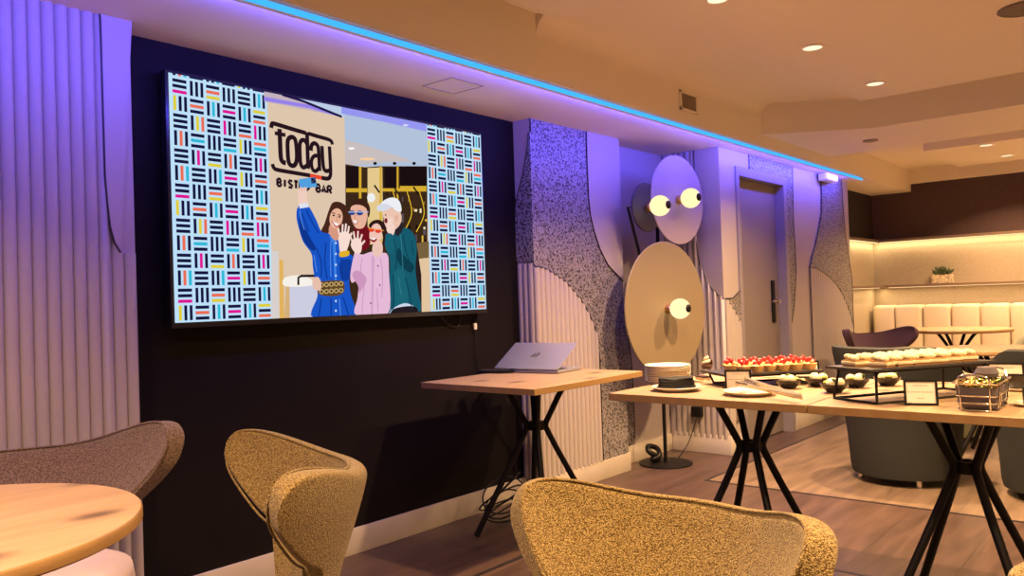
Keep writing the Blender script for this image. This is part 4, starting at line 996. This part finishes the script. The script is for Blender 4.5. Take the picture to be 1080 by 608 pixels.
# framed cards
def card(label, px, py, w, h, az, z=TH):
    p = at(px, py, 2, z); p.z = z
    t = thing('menu_card', label, 'sign', p, az, 'small framed buffet cards'); lean = math.radians(-12)
    def fin(m, n, mt, par=t):
        bmesh.ops.rotate(m.bm, cent=(0, 0, 0), matrix=Matrix.Rotation(lean, 3, 'X'), verts=m.bm.verts); return m.build(n, mt, par)
    f = .007
    m = MB()
    for lo, hi in (((-w/2, -.004, 0), (-w/2+f, .006, h)), ((w/2-f, -.004, 0), (w/2, .006, h)), ((-w/2+f, -.004, h-f), (w/2-f, .006, h)), ((-w/2+f, -.004, 0), (w/2-f, .006, f))): m.lo_hi(lo, hi)
    m.lo_hi((-w/2+f, .003, f), (w/2-f, .006, h-f)); fin(m, 'frame', 'black')
    m = MB(); m.lo_hi((-w/2+f, -.001, f), (w/2-f, .0025, h-f)); c = fin(m, 'card', 'paper')
    m = MB()
    for zz, x0_, x1_ in ((.78, -.22, .22), (.52, -.40, .36), (.28, -.12, .10), (.10, -.40, -.28)):
        x = x0_*w
        while x < x1_*w:
            l_ = random.uniform(.004, .009); m.lo_hi((x, -.0016, h*zz-.0014), (min(x+l_, x1_*w), -.0009, h*zz+.0014)); x += l_+.002
    fin(m, 'printed_lines', 'print', c)
    m = MB(); m.tube([(0, h*.6*.2079+.009, h*.6*.978), (0, h*.55, 0.003)], .003, n=6); m.build('easel_back', 'black', t); return t
def toward(px, extra=0.):   # card facing the camera side
    p = at(px, 400, 2, TH); return math.atan2(-p.y, -p.x)+PI/2+extra
card('framed white card in front of the low riser', 779, 411.5, .100, .078, toward(779, .1))
card('framed white card in front of the tall riser', 972, 428, .098, .082, toward(972, .12))
card('framed white card behind the strawberry tarts', 851, 399, .105, .075, toward(851, .1))
card('framed white card behind the wire basket', 1062, 407, .118, .086, toward(1062, .1))
# wire basket of sweets
bz = math.atan2(.496-.465, 3.22-2.681)
bc = Vector((2.815, .508, TH)); t = thing('wire_basket', 'chrome wire basket with grey liner on the right buffet table', 'basket', bc, 0)
bl_, bw_ = .25, .118
def loop(z, g): 
    x, y = bl_/2*g, bw_/2*g; r = .025; out = []
    for cx_, cy_, a0 in ((x-r, y-r, 0), (-x+r, y-r, PI/2), (-x+r, -y+r, PI), (x-r, -y+r, 1.5*PI)):
        for k in range(6): a = a0+k*PI/10; out.append(Vector((cx_+r*math.cos(a), cy_+r*math.sin(a), z)))
    return out
m = MB(); bh = .085
for i, z in enumerate((.004, .026, .048, .085)): m.tube(loop(z, .86+.16*z/bh), .0024, closed=True, n=6)
for sx in (-.3, .3):
    for s_ in (-1, 1):
        g0, g1 = .86, 1.02
        m.tube([(sx*bl_*.9, s_*bw_/2*g1, bh), (sx*bl_*.9, s_*bw_/2*g0, .004), (sx*bl_*.9*.6, s_*bw_/2*g0, .002), (sx*bl_*.9*.6, s_*bw_/2*g1, bh)], .0024, n=6)
for s_ in (-1, 1):
    for sy in (-.25, .25):
        m.tube([(s_*bl_/2*1.02, sy*bw_*1.3, bh), (s_*bl_/2*.86, sy*bw_*1.3, .004)], .0024, n=6)
m.build('wire_frame', 'chrome', t)
for s_ in (-1, 1):
    MB().tube(spline([(s_*bl_/2*1.02, -.045, bh), (s_*bl_/2*1.12, -.035, bh+.022), (s_*bl_/2*1.14, 0, bh+.028), (s_*bl_/2*1.12, .035, bh+.022), (s_*bl_/2*1.02, .045, bh)], 6, False), .003, n=6).build('handle', 'chrome', t)
m = MB(); lo_ = [p*1 for p in loop(.008, .80)]; hi_ = [p*1 for p in loop(.074, .96)]
m.sheet([lo_+[lo_[0]], hi_+[hi_[0]]]); m._f([m.bm.verts.new(p) for p in lo_]); m.build('liner', 'liner', t, angle=60)
sw = []
def sweet(mn, nm_):
    m = MB(); m.ball((0, 0, 0), .0105, (1.15, .85, .7), 10)
    for s_ in (-1, 1): m.lathe([(.001, 0), (.008, .008), (.006, .009)], (s_*.011, 0, 0), 8, (s_, 0, 0))
    return m.build('wrapped_sweet', mn)
ps = [sweet('gold', 0), sweet('greenfoil', 1)]
for i in range(46):
    src = ps[i % 2]; o = src if i < 2 else src.copy()
    if i >= 2: COL.objects.link(o)
    lay_ = i//23
    gx = (i % 23)//4; gy = (i % 23) % 4
    o.location = bc+Vector((-.088+gx*.033+random.uniform(-.005, .005), -.030+gy*.020+random.uniform(-.003, .003), .066+lay_*.012+random.uniform(-.002, .003)))
    o.rotation_euler = (random.uniform(-.3, .3), random.uniform(-.3, .3), random.random()*6)
    tag(o, 'foil-wrapped sweet heaped in the chrome wire basket', 'sweet', 'wrapped sweets in the basket')
t = tag(MB().lathe([(0, 0), (.030, 0), (.034, .012), (.026, .030), (0, .034)], n=24).build('grey_cloth_pouch', 'liner'), 'grey cloth bundle at the far end of the wire basket', 'cloth'); t.location = bc+Vector((.075, .0, .088))
# right edge: small dark bottle, cups and plates
p = at(1075, 430, 2, TH); plate(Vector((p.x+.05, p.y-.03, TH)), 'cream plate at the right edge, nearest the front of the buffet', None, .6)
t = thing('dark_bottle', 'small dark bottle on a plate at the right edge of the buffet', 'bottle', (p.x+.05, p.y-.03, TH+.005)); MB().lathe([(0, 0), (.026, 0), (.028, .004), (.028, .05), (.012, .07), (.011, .09), (0, .09)], n=20).build('body', 'greenglass', t); MB().lathe([(0, .09), (.013, .09), (.013, .105), (0, .105)], n=16).build('cap', 'black', t)
p = at(1071, 413, 2, TH); plate(Vector((p.x+.03, p.y, TH)), 'cream saucer behind the wire basket at the right edge', None, .6)
t = tag(MB().lathe([(0, 0), (.022, 0), (.036, .03), (.040, .05), (.037, .05), (.03, .02), (0, .012)], n=28).build('dark_cup', 'bowl'), 'dark bowl standing on the saucer behind the basket', 'bowl'); t.location = (p.x+.03, p.y, TH+.0045)

# ================================================================== LIGHT
def area(name, loc, power, colr, size, rot=(0, 0, 0), shape='DISK', sy=None, spread=PI):
    L = bpy.data.lights.new(name, 'AREA'); L.energy = power; L.color = colr; L.shape = shape; L.size = size; L.spread = spread
    if sy: L.size_y = sy
    o = bpy.data.objects.new(name, L); COL.objects.link(o); o.location = loc; o.rotation_euler = rot; return o
WARM = (1., .62, .30)
for i, c in enumerate(DLP): area('downlight_lamp', c-Vector((0, 0, .012)), 54 if i < 3 else 34, WARM, .09, spread=math.radians(125))
for x, y in ((1.2, .2), (2.6, -.4), (4.2, -.6), (.0, 1.4), (5.2, -1.6), (2.0, -2.2), (-1.3, .2), (8.2, -.6), (8.2, -2.2)):
    area('downlight_lamp', (x, y, 2.41 if x < 6 else 2.35), 50, WARM, .10, spread=math.radians(125))
# blue wash of the LED strip towards the wall
area('led_wash', (3.15, YB+.030, ZS-.020), 78, (.085, .075, 1.), 9.2, (math.radians(76), 0, 0), 'RECTANGLE', .02, spread=math.radians(172))
# warm strips of the ledges
area('ledge_lamp', (XL-.05, -.4, 1.640), 13, (1., .70, .34), 6.2, (0, math.radians(25), math.radians(0)), 'RECTANGLE', .02).rotation_euler = Euler((math.radians(-25), 0, math.radians(90)))
area('shelf_lamp', (XL-.16, -.4, 1.138), 14, (1., .70, .34), 6.2, (0, 0, math.radians(90)), 'RECTANGLE', .02)
area('ledge_lamp', (8.78, YN-.05, 1.640), 3, (1., .70, .34), 1.4, (math.radians(25), 0, 0), 'RECTANGLE', .02)
area('shelf_lamp', (8.78, YN-.10, 1.138), 3, (1., .70, .34), 1.4, (0, 0, 0), 'RECTANGLE', .02)
for c in (cb, ct, cs):
    L = bpy.data.lights.new('globe_lamp', 'POINT'); L.energy = 1.2; L.color = (1, .75, .42); L.shadow_soft_size = .069
    o = bpy.data.objects.new('globe_lamp', L); COL.objects.link(o); o.location = c+nd*.106
W = bpy.data.worlds.new('world'); S.world = W; W.use_nodes = True
W.node_tree.nodes['Background'].inputs[0].default_value = (1, .75, .5, 1); W.node_tree.nodes['Background'].inputs[1].default_value = .02

S.view_settings.view_transform = 'Standard'; S.view_settings.look = 'None'; S.view_settings.exposure = 0.; S.view_settings.gamma = 1; S.view_settings.use_curve_mapping = False
S.cycles.use_denoising = True; S.cycles.max_bounces = 8; S.cycles.sample_clamp_indirect = 6
